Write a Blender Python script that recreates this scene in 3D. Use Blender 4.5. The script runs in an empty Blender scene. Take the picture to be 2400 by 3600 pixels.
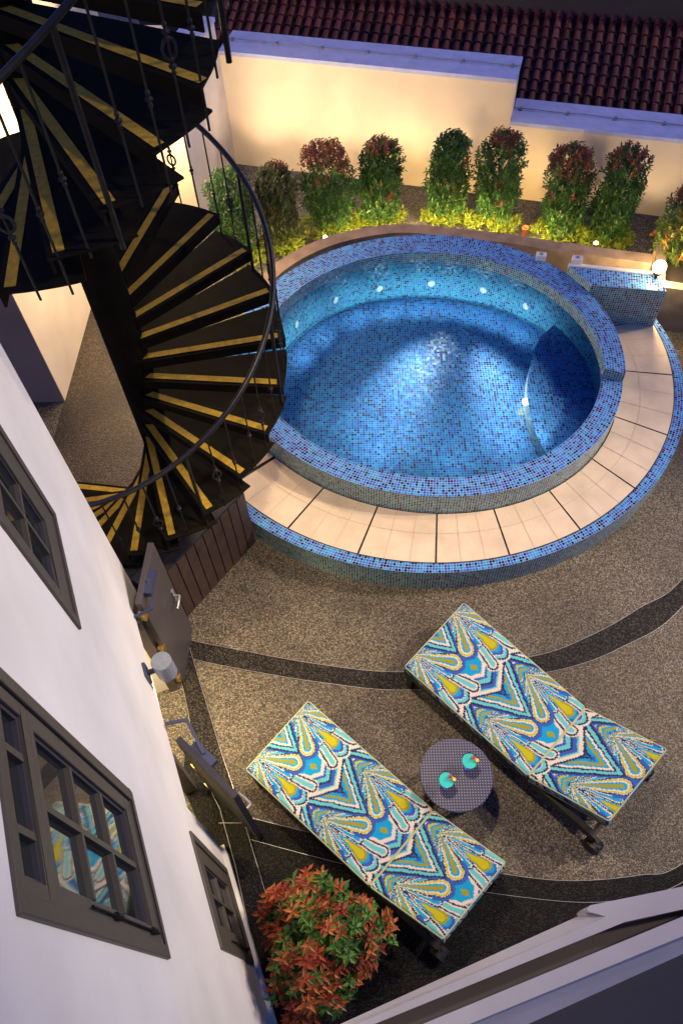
import bpy, math, random
import numpy as np
from mathutils import Vector, Matrix
random.seed(7); RNG = np.random.default_rng(7)
R = math.radians
# ------------------------------------------------------------------ camera
F, NX, NY, H = 2620.0, 100.0, 1780.0, 6.3      # focal length and nadir measured in photo pixels; eye height in metres
def _norm(v): return v/np.linalg.norm(v)
_down = _norm(np.array([NX, NY, F])); _r = _norm(np.array([1.0,0,0])-_down*_down[0]); _f = np.cross(-_down, _r)
M = np.array([_r, _f, -_down])
sc = bpy.context.scene; col = sc.collection
cam = bpy.data.objects.new('camera', bpy.data.cameras.new('camera')); col.objects.link(cam); sc.camera = cam
cam.data.sensor_fit = 'VERTICAL'; cam.data.sensor_height = 36; cam.data.lens = F/3600*36; cam.data.clip_end = 300; cam.data.clip_start = .05
mw = Matrix.Identity(4)
for i in range(3): mw[i][0] = M[i,0]; mw[i][1] = -M[i,1]; mw[i][2] = -M[i,2]
mw[2][3] = H; cam.matrix_world = mw
def at(x, y, z):                                # photo direction -> point of the place at height z
    d = M @ np.array([x-1200.0, y-1800.0, F]); t = (z-H)/d[2]; return (d[0]*t, d[1]*t, z)
# ------------------------------------------------------------------ dusk sky, low sun, lamps
w = bpy.data.worlds.new("World"); sc.world = w; w.use_nodes = True
nt = w.node_tree; bg = nt.nodes['Background']; sky = nt.nodes.new('ShaderNodeTexSky'); sky.sky_type = 'NISHITA'; sky.sun_disc = False
SUN_EL, SUN_AZ = 20, 18
sky.sun_elevation = R(3); sky.sun_rotation = R(90-SUN_AZ+180)
mx = nt.nodes.new('ShaderNodeMix'); mx.data_type = 'RGBA'; mx.blend_type = 'MULTIPLY'; mx.inputs[0].default_value = 1
mx.inputs[7].default_value = (0.28, 0.47, 1.75, 1)
nt.links.new(sky.outputs[0], mx.inputs[6]); nt.links.new(mx.outputs[2], bg.inputs[0]); bg.inputs[1].default_value = 0.12
sc.view_settings.view_transform = 'Standard'; sc.view_settings.look = 'None'; sc.view_settings.gamma = 1; sc.view_settings.exposure = 1.2
try: sc.cycles.max_bounces = 8; sc.cycles.transparent_max_bounces = 16; sc.cycles.sample_clamp_indirect = 4; sc.cycles.caustics_reflective = False
except Exception: pass
def lamp(kind, loc, power, color, target=None, size=.05, spot=90, blend=.6, name='lamp_light', parent=None):
    L = bpy.data.lights.new(name, kind); L.energy = power; L.color = color
    if kind == 'SPOT': L.spot_size = R(spot); L.spot_blend = blend
    if kind in ('SPOT', 'POINT'): L.shadow_soft_size = size
    if kind == 'AREA': L.size = size
    o = bpy.data.objects.new(name, L); col.objects.link(o); o.location = loc
    if target is not None: o.rotation_euler = (Vector(target)-Vector(loc)).to_track_quat('-Z', 'Y').to_euler()
    if parent: o.parent = parent
    return o
WARM = (1, .70, .38)
sun = bpy.data.lights.new('sun', 'SUN'); sun.energy = .38; sun.angle = R(3); sun.color = (1, .78, .52)
so = bpy.data.objects.new('sun', sun); col.objects.link(so)
_az, _el = R(SUN_AZ), R(46); _s = Vector((math.cos(_az)*math.cos(_el), math.sin(_az)*math.cos(_el), math.sin(_el)))
so.rotation_euler = _s.to_track_quat('Z', 'Y').to_euler()
# ------------------------------------------------------------------ materials
MATS = {}
def mat(name, color, rough=.6, metal=0, spec=.5, noise=None, bump=None, emit=None, estr=0, coat=0):
    if name in MATS: return MATS[name]
    m = bpy.data.materials.new(name); m.use_nodes = True; MATS[name] = m
    t = m.node_tree; b = t.nodes['Principled BSDF']
    b.inputs['Base Color'].default_value = (*color, 1); b.inputs['Roughness'].default_value = rough; b.inputs['Metallic'].default_value = metal
    b.inputs['Specular IOR Level'].default_value = spec; b.inputs['Coat Weight'].default_value = coat
    if emit: b.inputs['Emission Color'].default_value = (*emit, 1); b.inputs['Emission Strength'].default_value = estr
    tc = t.nodes.new('ShaderNodeTexCoord')
    if noise:                                   # (scale, darkest factor, detail)
        n = t.nodes.new('ShaderNodeTexNoise'); n.inputs['Scale'].default_value = noise[0]; n.inputs['Detail'].default_value = noise[2] if len(noise) > 2 else 5
        r = t.nodes.new('ShaderNodeValToRGB'); r.color_ramp.elements[0].position = .3; r.color_ramp.elements[1].position = .7
        r.color_ramp.elements[0].color = (*[c*noise[1] for c in color], 1); r.color_ramp.elements[1].color = (*[min(1, c*(2-noise[1])) for c in color], 1)
        t.links.new(tc.outputs['Object'], n.inputs['Vector']); t.links.new(n.outputs[0], r.inputs[0]); t.links.new(r.outputs[0], b.inputs['Base Color'])
    if bump:                                    # (scale, strength, distance)
        n2 = t.nodes.new('ShaderNodeTexNoise'); n2.inputs['Scale'].default_value = bump[0]; n2.inputs['Detail'].default_value = 4
        bp = t.nodes.new('ShaderNodeBump'); bp.inputs['Strength'].default_value = bump[1]; bp.inputs['Distance'].default_value = bump[2]
        t.links.new(tc.outputs['Object'], n2.inputs['Vector']); t.links.new(n2.outputs[0], bp.inputs['Height']); t.links.new(bp.outputs[0], b.inputs['Normal'])
    return m
def nd(t, kind, **kw):
    n = t.nodes.new(kind)
    for k, v in kw.items():
        if k == 'op': n.operation = v
        elif k.startswith('i'): n.inputs[int(k[1:])].default_value = v
    return n
def math_n(t, op, a, b=None):
    n = t.nodes.new('ShaderNodeMath'); n.operation = op
    for i, v in enumerate((a, b)):
        if v is None: continue
        if hasattr(v, 'links') or hasattr(v, 'is_linked'): t.links.new(v, n.inputs[i])
        else: n.inputs[i].default_value = v
    return n.outputs[0]
def mosaic(name, cols, grout, rough=.16, size=.0265, line=.09, iri=0.0):
    """glass mosaic in UV metres: one random colour per tessera, pale grout between"""
    m = bpy.data.materials.new(name); m.use_nodes = True; t = m.node_tree; b = t.nodes['Principled BSDF']
    uv = nd(t, 'ShaderNodeUVMap'); uv.uv_map = 'UVMap'
    s = nd(t, 'ShaderNodeVectorMath', op='SCALE'); s.inputs['Scale'].default_value = 1/size; t.links.new(uv.outputs[0], s.inputs[0])
    fl = nd(t, 'ShaderNodeVectorMath', op='FLOOR'); t.links.new(s.outputs[0], fl.inputs[0])
    fr = nd(t, 'ShaderNodeVectorMath', op='FRACTION'); t.links.new(s.outputs[0], fr.inputs[0])
    wn = nd(t, 'ShaderNodeTexWhiteNoise'); wn.noise_dimensions = '2D'; t.links.new(fl.outputs[0], wn.inputs['Vector'])
    rp = nd(t, 'ShaderNodeValToRGB'); rp.color_ramp.interpolation = 'CONSTANT'
    els = rp.color_ramp.elements
    while len(els) < len(cols): els.new(.5)
    for e, (p, c) in zip(els, cols): e.position = p; e.color = (*c, 1)
    t.links.new(wn.outputs['Value'], rp.inputs[0])
    sp = nd(t, 'ShaderNodeSeparateXYZ'); t.links.new(fr.outputs[0], sp.inputs[0])
    dx = math_n(t, 'ABSOLUTE', math_n(t, 'SUBTRACT', sp.outputs[0], .5)); dy = math_n(t, 'ABSOLUTE', math_n(t, 'SUBTRACT', sp.outputs[1], .5))
    g = math_n(t, 'GREATER_THAN', math_n(t, 'MAXIMUM', dx, dy), .5-line)
    # streaks inside each tessera
    nz = nd(t, 'ShaderNodeTexNoise'); nz.inputs['Scale'].default_value = 4; t.links.new(s.outputs[0], nz.inputs['Vector'])
    hs = nd(t, 'ShaderNodeHueSaturation'); t.links.new(rp.outputs[0], hs.inputs['Color'])
    t.links.new(math_n(t, 'ADD', math_n(t, 'MULTIPLY', nz.outputs[0], .9), .55), hs.inputs['Value'])
    mixc = nd(t, 'ShaderNodeMix'); mixc.data_type = 'RGBA'; t.links.new(g, mixc.inputs[0]); t.links.new(hs.outputs[0], mixc.inputs[6]); mixc.inputs[7].default_value = (*grout, 1)
    t.links.new(mixc.outputs[2], b.inputs['Base Color'])
    t.links.new(math_n(t, 'ADD', math_n(t, 'MULTIPLY', g, .6), rough), b.inputs['Roughness'])
    # each tessera sits slightly tilted: random normal
    geo = nd(t, 'ShaderNodeNewGeometry'); sub = nd(t, 'ShaderNodeVectorMath', op='SUBTRACT'); t.links.new(wn.outputs['Color'], sub.inputs[0]); sub.inputs[1].default_value = (.5, .5, .5)
    sc2 = nd(t, 'ShaderNodeVectorMath', op='SCALE'); sc2.inputs['Scale'].default_value = .16; t.links.new(sub.outputs[0], sc2.inputs[0])
    ad = nd(t, 'ShaderNodeVectorMath', op='ADD'); t.links.new(geo.outputs['Normal'], ad.inputs[0]); t.links.new(sc2.outputs[0], ad.inputs[1])
    nn = nd(t, 'ShaderNodeVectorMath', op='NORMALIZE'); t.links.new(ad.outputs[0], nn.inputs[0]); t.links.new(nn.outputs[0], b.inputs['Normal'])
    b.inputs['Specular IOR Level'].default_value = .6
    MATS[name] = m; return m
def aggregate(name, base, dark, light, scale, rough=.45, blotch=.35, spec=.5):
    """exposed pebble aggregate"""
    m = bpy.data.materials.new(name); m.use_nodes = True; t = m.node_tree; b = t.nodes['Principled BSDF']
    tc = nd(t, 'ShaderNodeTexCoord')
    v = nd(t, 'ShaderNodeTexVoronoi'); v.inputs['Scale'].default_value = scale; t.links.new(tc.outputs['Object'], v.inputs['Vector'])
    sp = nd(t, 'ShaderNodeSeparateColor'); t.links.new(v.outputs['Color'], sp.inputs[0])
    rp = nd(t, 'ShaderNodeValToRGB'); e = rp.color_ramp.elements
    e[0].position = 0; e[0].color = (*dark, 1); e[1].position = 1; e[1].color = (*light, 1)
    k = e.new(.55); k.color = (*base, 1)
    t.links.new(sp.outputs[0], rp.inputs[0])
    edge = nd(t, 'ShaderNodeValToRGB'); edge.color_ramp.elements[0].position = .25; edge.color_ramp.elements[0].color = (1, 1, 1, 1)
    edge.color_ramp.elements[1].position = .7; edge.color_ramp.elements[1].color = (.3, .3, .3, 1); t.links.new(v.outputs['Distance'], edge.inputs[0])
    n = nd(t, 'ShaderNodeTexNoise'); n.inputs['Scale'].default_value = 1.3; n.inputs['Detail'].default_value = 6; t.links.new(tc.outputs['Object'], n.inputs['Vector'])
    r2 = nd(t, 'ShaderNodeValToRGB'); r2.color_ramp.elements[0].position = .35; r2.color_ramp.elements[1].position = .68
    r2.color_ramp.elements[0].color = (1-blotch,)*3+(1,); r2.color_ramp.elements[1].color = (1, 1, 1, 1); t.links.new(n.outputs[0], r2.inputs[0])
    m1 = nd(t, 'ShaderNodeMix'); m1.data_type = 'RGBA'; m1.blend_type = 'MULTIPLY'; m1.inputs[0].default_value = 1; t.links.new(rp.outputs[0], m1.inputs[6]); t.links.new(edge.outputs[0], m1.inputs[7])
    m2 = nd(t, 'ShaderNodeMix'); m2.data_type = 'RGBA'; m2.blend_type = 'MULTIPLY'; m2.inputs[0].default_value = 1; t.links.new(m1.outputs[2], m2.inputs[6]); t.links.new(r2.outputs[0], m2.inputs[7])
    t.links.new(m2.outputs[2], b.inputs['Base Color'])
    bp = nd(t, 'ShaderNodeBump'); bp.inputs['Strength'].default_value = .8; bp.inputs['Distance'].default_value = .004; bp.invert = True
    t.links.new(v.outputs['Distance'], bp.inputs['Height']); t.links.new(bp.outputs[0], b.inputs['Normal'])
    b.inputs['Roughness'].default_value = rough; b.inputs['Specular IOR Level'].default_value = spec
    MATS[name] = m; return m
def vcol(name, rough=.75, bump=None, sheen=0, spec=.3, trans=0):
    m = bpy.data.materials.new(name); m.use_nodes = True; t = m.node_tree; b = t.nodes['Principled BSDF']
    a = nd(t, 'ShaderNodeVertexColor'); a.layer_name = 'Col'; t.links.new(a.outputs[0], b.inputs['Base Color'])
    b.inputs['Roughness'].default_value = rough; b.inputs['Specular IOR Level'].default_value = spec
    if bump:
        tc = nd(t, 'ShaderNodeTexCoord'); n = nd(t, 'ShaderNodeTexNoise'); n.inputs['Scale'].default_value = bump[0]
        bp = nd(t, 'ShaderNodeBump'); bp.inputs['Strength'].default_value = bump[1]; bp.inputs['Distance'].default_value = bump[2]
        t.links.new(tc.outputs['Object'], n.inputs['Vector']); t.links.new(n.outputs[0], bp.inputs['Height']); t.links.new(bp.outputs[0], b.inputs['Normal'])
    if trans:
        tr = nd(t, 'ShaderNodeBsdfTranslucent'); ms = nd(t, 'ShaderNodeMixShader'); ms.inputs[0].default_value = trans
        t.links.new(a.outputs[0], tr.inputs[0]); t.links.new(b.outputs[0], ms.inputs[1]); t.links.new(tr.outputs[0], ms.inputs[2])
        t.links.new(ms.outputs[0], t.nodes['Material Output'].inputs[0])
    MATS[name] = m; return m
BLUES = [(0, (.025,.14,.52)), (.22, (.015,.22,.60)), (.40, (.05,.28,.68)), (.55, (.01,.34,.62)), (.62, (.03,.07,.40)), (.73, (.02,.18,.45)), (.80, (.005,.008,.07))]
TEALS = [(0, (.03,.16,.26)), (.2, (.02,.28,.30)), (.42, (.05,.18,.36)), (.58, (.08,.34,.36)), (.72, (.03,.05,.14)), (.86, (.015,.012,.03))]
PTEAL = [(0, (.02,.22,.44)), (.25, (.02,.36,.48)), (.5, (.04,.24,.55)), (.68, (.03,.42,.52)), (.82, (.02,.10,.28)), (.91, (.01,.02,.08))]
FLOORB = [(0, (.010,.13,.46)), (.25, (.006,.20,.50)), (.44, (.02,.27,.56)), (.60, (.02,.07,.36)), (.74, (.008,.008,.07)), (.90, (.02,.15,.42))]
mosaic('mosaic_top', BLUES, (.36,.46,.66), line=.065, size=.028); mosaic('mosaic_side', TEALS, (.58,.62,.52), line=.085)
mosaic('mosaic_wall', PTEAL, (.30,.46,.50), line=.065); mosaic('mosaic_floor', FLOORB, (.30,.46,.62), rough=.3, line=.06, size=.031)
aggregate('pebble_floor', (.235,.192,.145), (.065,.054,.043), (.46,.395,.30), 100, blotch=.42, spec=.35)
aggregate('pebble_dark', (.030,.026,.026), (.008,.007,.008), (.13,.115,.10), 105, blotch=.2, rough=.55, spec=.15)
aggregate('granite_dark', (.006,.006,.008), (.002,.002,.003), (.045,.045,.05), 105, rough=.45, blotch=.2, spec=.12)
aggregate('gravel_grey', (.15,.15,.165), (.05,.05,.055), (.40,.40,.43), 70, blotch=.3, rough=.6)
mat('white_wall', (.74,.71,.69), .85, noise=(1.6,.91,12), bump=(45,.35,.004))
mat('yellow_wall', (.78,.67,.52), .85, noise=(1.8,.91,10), bump=(60,.15,.003))
mat('coping_bluelit', (.42,.48,.78), .7, noise=(7,.9,8), bump=(40,.15,.003))  # white coping tinted blue: dusk sky light put into the colour
mat('cream_stone', (.72,.58,.43), .7, noise=(3.5,.88,8), bump=(42,.5,.006))
mat('joint_black', (.012,.012,.014), .7)
mat('score_line', (.60,.47,.36), .8)
mat('brown_stone', (.30,.21,.145), .75, noise=(6,.72,8), bump=(45,.3,.004))
mat('timber_dark', (.060,.035,.026), .55, noise=(9,.7,6), bump=(30,.3,.003))
mat('timber_deck', (.016,.015,.020), .5, noise=(9,.7,6))
mat('iron_black', (.012,.011,.010), .5, spec=.25, noise=(14,.6,6), bump=(60,.4,.002))
mat('iron_tread', (.0075,.0060,.0035), .75, spec=.08, noise=(5,.6,8), bump=(40,.3,.002))
mat('iron_rail', (.006,.0065,.009), .4, noise=(20,.7,4))
mat('grip_yellow', (.42,.255,.012), .8, noise=(26,.75,6), bump=(300,.6,.002))
mat('window_paint', (.075,.064,.050), .5, noise=(20,.93,4))
mat('window_dark', (.05,.045,.06), .4)
mat('door_paint', (.062,.052,.054), .45, noise=(3,.92,5))
mat('brass', (.75,.55,.22), .35, metal=1)
mat('closer_blue', (.05,.06,.12), .4, metal=.3)
mat('lamp_grey', (.20,.22,.26), .45, noise=(40,.9,4))
mat('steel_white', (.72,.72,.70), .4)
mat('wicker', (.05,.05,.085), .5)
mat('frame_black', (.018,.015,.015), .45, bump=(90,.6,.003))
mat('glass_rim', (.75,.95,.95), .05)
mat('drink_cyan', (.06,.62,.58), .12, coat=.6)
mat('cherry', (.55,.02,.02), .2, coat=.6); mat('orange', (.95,.55,.05), .4)
mat('terracotta', (.42,.13,.06), .8, noise=(12,.8,4))
mat('trim_metal', (.45,.44,.46), .35, metal=.6)
mat('roof_dark', (.035,.030,.035), .7)
mat('skin_jet', (.85,.88,.86), .3)
mat('soil', (.04,.03,.022), .95)
mat('parapet_light', (.66,.60,.54), .65, noise=(5,.93,8), bump=(50,.2,.003))
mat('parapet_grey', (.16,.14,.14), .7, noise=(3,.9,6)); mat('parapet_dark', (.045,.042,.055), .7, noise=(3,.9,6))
mat('bulb', (1,.8,.5), .5, emit=(1,.66,.26), estr=9)
mat('piping', (.46,.50,.30), .8); mat('bark', (.10,.07,.05), .9)
vcol('fabric', .85, bump=(420,.35,.002)); vcol('leaf', .42, spec=.45, trans=.25); vcol('tile', .55, bump=(35,.3,.004))
# glass panes: reflective, see-through
def pane_mat():
    m = bpy.data.materials.new('pane_glass'); m.use_nodes = True; t = m.node_tree; out = t.nodes['Material Output']
    b = t.nodes['Principled BSDF']; b.inputs['Base Color'].default_value = (.02,.022,.025,1); b.inputs['Roughness'].default_value = .04
    b.inputs['Specular IOR Level'].default_value = 1.0; b.inputs['IOR'].default_value = 1.9
    MATS['pane_glass'] = m
pane_mat()
def water_mat():
    m = bpy.data.materials.new('water'); m.use_nodes = True; t = m.node_tree; t.nodes.remove(t.nodes['Principled BSDF'])
    tr = nd(t, 'ShaderNodeBsdfTransparent'); tr.inputs[0].default_value = (.76,.91,.99,1)
    gl = nd(t, 'ShaderNodeBsdfGlossy'); gl.inputs['Roughness'].default_value = .02
    fz = nd(t, 'ShaderNodeFresnel'); fz.inputs[0].default_value = 1.33
    n = nd(t, 'ShaderNodeTexNoise'); n.inputs['Scale'].default_value = 5; n.inputs['Detail'].default_value = 3
    tc = nd(t, 'ShaderNodeTexCoord'); t.links.new(tc.outputs['Object'], n.inputs['Vector'])
    bp = nd(t, 'ShaderNodeBump'); bp.inputs['Strength'].default_value = .6; bp.inputs['Distance'].default_value = .03
    t.links.new(n.outputs[0], bp.inputs['Height']); t.links.new(bp.outputs[0], fz.inputs['Normal']); t.links.new(bp.outputs[0], gl.inputs['Normal'])
    ms = nd(t, 'ShaderNodeMixShader'); t.links.new(fz.outputs[0], ms.inputs[0]); t.links.new(tr.outputs[0], ms.inputs[1]); t.links.new(gl.outputs[0], ms.inputs[2])
    t.links.new(ms.outputs[0], t.nodes['Material Output'].inputs[0]); MATS['water'] = m
water_mat()
# ------------------------------------------------------------------ mesh builder and tagging
class MB:
    def __init__(s): s.v = []; s.f = []; s.uv = []; s.c = []; s.smooth = False
    def face(s, pts, uv=None, c=None):
        n = len(s.v); s.v += [tuple(p) for p in pts]; s.f.append(tuple(range(n, n+len(pts))))
        s.uv.append(uv if uv else [(p[0], p[1]) for p in pts]); s.c.append(c)
        return s
    def box(s, c, size, rz=0, axes=None):
        X = axes or (Vector((math.cos(rz), math.sin(rz), 0)), Vector((-math.sin(rz), math.cos(rz), 0)), Vector((0, 0, 1)))
        c = Vector(c); h = [X[i]*size[i]/2 for i in range(3)]
        P = [c+a*h[0]+b*h[1]+d*h[2] for d in (-1, 1) for b in (-1, 1) for a in (-1, 1)]
        for q in ((0,2,3,1), (4,5,7,6), (0,1,5,4), (2,6,7,3), (0,4,6,2), (1,3,7,5)):
            pts = [P[i] for i in q]; e1 = (pts[1]-pts[0]).length; e2 = (pts[3]-pts[0]).length
            s.face(pts, [(0,0), (e1,0), (e1,e2), (0,e2)])
        return s
    def prism(s, poly, z0, z1, cap=True, bottom=True):
        n = len(poly)
        if cap: s.face([(p[0], p[1], z1) for p in poly])
        if bottom: s.face([(p[0], p[1], z0) for p in reversed(poly)])
        L = 0
        for i in range(n):
            a, b = poly[i], poly[(i+1) % n]; l = math.dist(a[:2], b[:2])
            s.face([(a[0],a[1],z0), (b[0],b[1],z0), (b[0],b[1],z1), (a[0],a[1],z1)], [(L,z0), (L+l,z0), (L+l,z1), (L,z1)]); L += l
        return s
    def tube(s, pts, rad, n=8, closed=False, caps=True):
        pts = [Vector(p) for p in pts]; k = len(pts); rad = rad if isinstance(rad, (list, tuple)) else [rad]*k
        base = len(s.v); up = None
        for i, p in enumerate(pts):
            a = pts[(i-1) % k] if closed or i else pts[i]; b = pts[(i+1) % k] if closed or i < k-1 else pts[i]
            t = (b-a).normalized() if (b-a).length > 1e-9 else Vector((0,0,1))
            if up is None: up = t.orthogonal().normalized()
            up = (up-t*up.dot(t)); up = up.normalized() if up.length > 1e-6 else t.orthogonal().normalized(); sd = t.cross(up)
            for j in range(n):
                a_ = 2*math.pi*j/n; s.v.append(tuple(p+(up*math.cos(a_)+sd*math.sin(a_))*rad[i]))
        for i in range(k if closed else k-1):
            for j in range(n):
                q = (base+i*n+j, base+i*n+(j+1) % n, base+((i+1) % k)*n+(j+1) % n, base+((i+1) % k)*n+j)
                s.f.append(q); s.uv.append([(0,0)]*4); s.c.append(None)
        if caps and not closed:
            for q in (tuple(base+j for j in reversed(range(n))), tuple(base+(k-1)*n+j for j in range(n))):
                s.f.append(q); s.uv.append([(0,0)]*n); s.c.append(None)
        return s
    def lathe(s, c, prof, n=24):                # prof: (radius, z)
        base = len(s.v)
        for r, z in prof:
            for j in range(n): a = 2*math.pi*j/n; s.v.append((c[0]+r*math.cos(a), c[1]+r*math.sin(a), c[2]+z))
        for i in range(len(prof)-1):
            for j in range(n):
                s.f.append((base+i*n+j, base+i*n+(j+1) % n, base+(i+1)*n+(j+1) % n, base+(i+1)*n+j)); s.uv.append([(0,0)]*4); s.c.append(None)
        return s
    def build(s, name, m, parent=None, smooth=False, bevel=0):
        me = bpy.data.meshes.new(name); me.from_pydata(s.v, [], s.f)
        uvl = me.uv_layers.new(name='UVMap'); fl = [x for q in s.uv for p in q for x in p]; uvl.data.foreach_set('uv', fl)
        if any(c is not None for c in s.c):
            ca = me.color_attributes.new('Col', 'FLOAT_COLOR', 'CORNER'); d = []
            for q, c in zip(s.f, s.c): d += [*(c or (1,1,1)), 1.0]*len(q)
            ca.data.foreach_set('color', d)
        me.materials.append(MATS[m]); me.update()
        if smooth: me.polygons.foreach_set('use_smooth', [True]*len(me.polygons))
        o = bpy.data.objects.new(name, me); col.objects.link(o)
        if parent: o.parent = parent; o.matrix_parent_inverse = Matrix.Translation(-Vector(parent.location))
        if bevel:
            import bmesh
            bm = bmesh.new(); bm.from_mesh(me); bmesh.ops.remove_doubles(bm, verts=bm.verts, dist=1e-5); bm.to_mesh(me); bm.free()
            b = o.modifiers.new('bevel', 'BEVEL'); b.width = bevel; b.segments = 2; b.limit_method = 'ANGLE'
        return o
def tag(o, label=None, cat=None, group=None, kind=None):
    if label: o['label'] = label
    if cat: o['category'] = cat
    if group: o['group'] = group
    if kind: o['kind'] = kind
    return o
def thing(name, loc, label, cat, group=None):
    o = bpy.data.objects.new(name, None); col.objects.link(o); o.location = loc; o.empty_display_size = .1
    return tag(o, label, cat, group)
def copy_tree(o, parent=None):
    c = o.copy(); col.objects.link(c); c.parent = parent
    if parent is not None: c.matrix_parent_inverse = o.matrix_parent_inverse.copy()
    for ch in [x for x in bpy.data.objects if x.parent is o]: copy_tree(ch, c)
    return c
# ------------------------------------------------------------------ ground
g = MB(); g.face([(-60,-60,0), (60,-60,0), (60,60,0), (-60,60,0)])
# leave the ground whole: the pool stands above it inside its own walls
tag(g.build('ground', 'pebble_floor'), kind='structure')
def smooth_curve(pts, n=8):
    P = [np.array(p[:2], float) for p in pts]; out = []
    for i in range(len(P)-1):
        p0 = P[max(i-1,0)]; p1 = P[i]; p2 = P[i+1]; p3 = P[min(i+2,len(P)-1)]
        for k in range(n):
            t = k/n; out.append(.5*((2*p1)+(-p0+p2)*t+(2*p0-5*p1+4*p2-p3)*t*t+(-p0+3*p1-3*p2+p3)*t**3))
    out.append(P[-1]); return out
def band(name, A, B, z, m, trimline=True):
    a = smooth_curve(A); b = smooth_curve(B); n = max(len(a), len(b))
    ra = [np.array([np.interp(t, np.linspace(0,1,len(a)), [p[k] for p in a]) for k in (0,1)]) for t in np.linspace(0,1,n)]
    rb = [np.array([np.interp(t, np.linspace(0,1,len(b)), [p[k] for p in b]) for k in (0,1)]) for t in np.linspace(0,1,n)]
    mb = MB()
    for i in range(n-1): mb.face([(*ra[i],z), (*rb[i],z), (*rb[i+1],z), (*ra[i+1],z)])
    o = tag(mb.build(name, m), kind='structure')
    if trimline:
        tm = MB()
        for c in (ra, rb):
            for i in range(n-1):
                d = c[i+1]-c[i]; L = np.linalg.norm(d)
                if L < 1e-6: continue
                nn = np.array([-d[1], d[0]])/L*.0016
                tm.face([(*(c[i]-nn),z+.004), (*(c[i+1]-nn),z+.004), (*(c[i+1]+nn),z+.004), (*(c[i]+nn),z+.004)])
        tm.build('metal_trim', 'trim_metal', o)
    return o
arc1u = [at(x,y,0) for x,y in [(560,2215),(680,2253),(800,2278),(1121,2336),(1434,2362),(1862,2310),(2074,2235),(2246,2138),(2400,2029)]]+[(3.9,4.6),(4.4,6.4)]
arc1l = [at(x,y,0) for x,y in [(560,2285),(683,2318),(800,2344),(1121,2399),(1460,2426),(1936,2362),(2189,2273),(2400,2129)]]+[(4.05,4.4),(4.65,6.4)]
band('floor_band', arc1u, arc1l, .004, 'pebble_dark')
arc2u = [at(x,y,0) for x,y in [(883,2876),(1074,2924),(1430,3010),(1793,3077),(2017,3097),(2246,3077),(2400,3034)]]+[(3.4,1.6),(4.4,2.9)]
arc2l = [at(x,y,0) for x,y in [(883,2953),(1157,3026),(1430,3090),(1724,3140),(2017,3172),(2200,3160),(2400,3100)]]+[(3.5,1.45),(4.6,2.8)]
band('floor_band', arc2u, arc2l, .008, 'granite_dark')
# polished granite beyond the second band, below the loungers
poly = [at(883,2953,0), at(1157,3026,0), at(1430,3090,0), at(1724,3140,0), at(2017,3172,0), at(2200,3160,0), at(2400,3100,0), (3.5,1.45,0), (4.6,2.8,0), (9,2,0), (9,-8,0), (-.2,-8,0), (-.7,0,0)]
mb = MB(); mb.face([(p[0], p[1], .004) for p in poly]); tag(mb.build('granite_floor', 'granite_dark'), kind='structure')
band('house_strip', [at(x,y,0) for x,y in [(640,2200),(668,2278),(697,2377),(735,2500),(779,2646),(835,2813),(907,3050),(1010,3400),(1060,3600)]],
     [at(x,y,0) for x,y in [(560,2180),(600,2290),(639,2402),(660,2490),(684,2600),(773,2844),(829,3050),(905,3400),(940,3600)]], .012, 'pebble_dark')
mb = MB(); p = [at(829,3050,0), at(773,2844,0), at(752,2860,0), at(795,2960,0), at(930,3600,0), at(960,3600,0)]
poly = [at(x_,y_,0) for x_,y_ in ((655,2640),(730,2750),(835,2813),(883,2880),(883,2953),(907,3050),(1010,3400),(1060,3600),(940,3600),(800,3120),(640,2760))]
mb = MB(); mb.face([(p[0],p[1],.020) for p in poly]); tag(mb.build('granite_floor', 'granite_dark'), kind='structure')  # granite by the open door; the black shade there is in its colour too
tl_ = MB()
for a_, b_ in (((773,2844),(829,3050)), ((829,3050),(905,3400)), ((835,2813),(907,3050)), ((770,2893),(850,2893)), ((700,2700),(773,2844))):
    a_, b_ = Vector(at(*a_,.024)), Vector(at(*b_,.024)); d_ = (b_-a_).normalized(); n_ = Vector((-d_.y,d_.x,0))*.0018; tl_.face([a_-n_, b_-n_, b_+n_, a_+n_])
tag(tl_.build('drain_line', 'trim_metal'), kind='structure')
aggregate('pebble_brown', (.075,.050,.034), (.018,.012,.010), (.24,.17,.11), 95, blotch=.6, spec=.5)
mb = MB(); mb.face([(-3.4,2.2,.003), (-2.3,2.6,.003), (-1.35,3.9,.003), (-1.0,5.0,.003), (-1.2,6.9,.003), (-3.4,8.2,.003)]); tag(mb.build('passage_floor', 'pebble_brown'), kind='structure')
# gravel bed behind the pool
poly = [(-4.5,6.9), (-2.2,8.0), (-1.2,8.0), (0,8.6), (1.5,8.5), (3.0,8.1), (9,6.6), (9,10), (-4.5,12.5)]
mb = MB(); mb.face([(p[0],p[1],.004) for p in poly]); tag(mb.build('gravel_bed', 'gravel_grey'), kind='structure')
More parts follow.
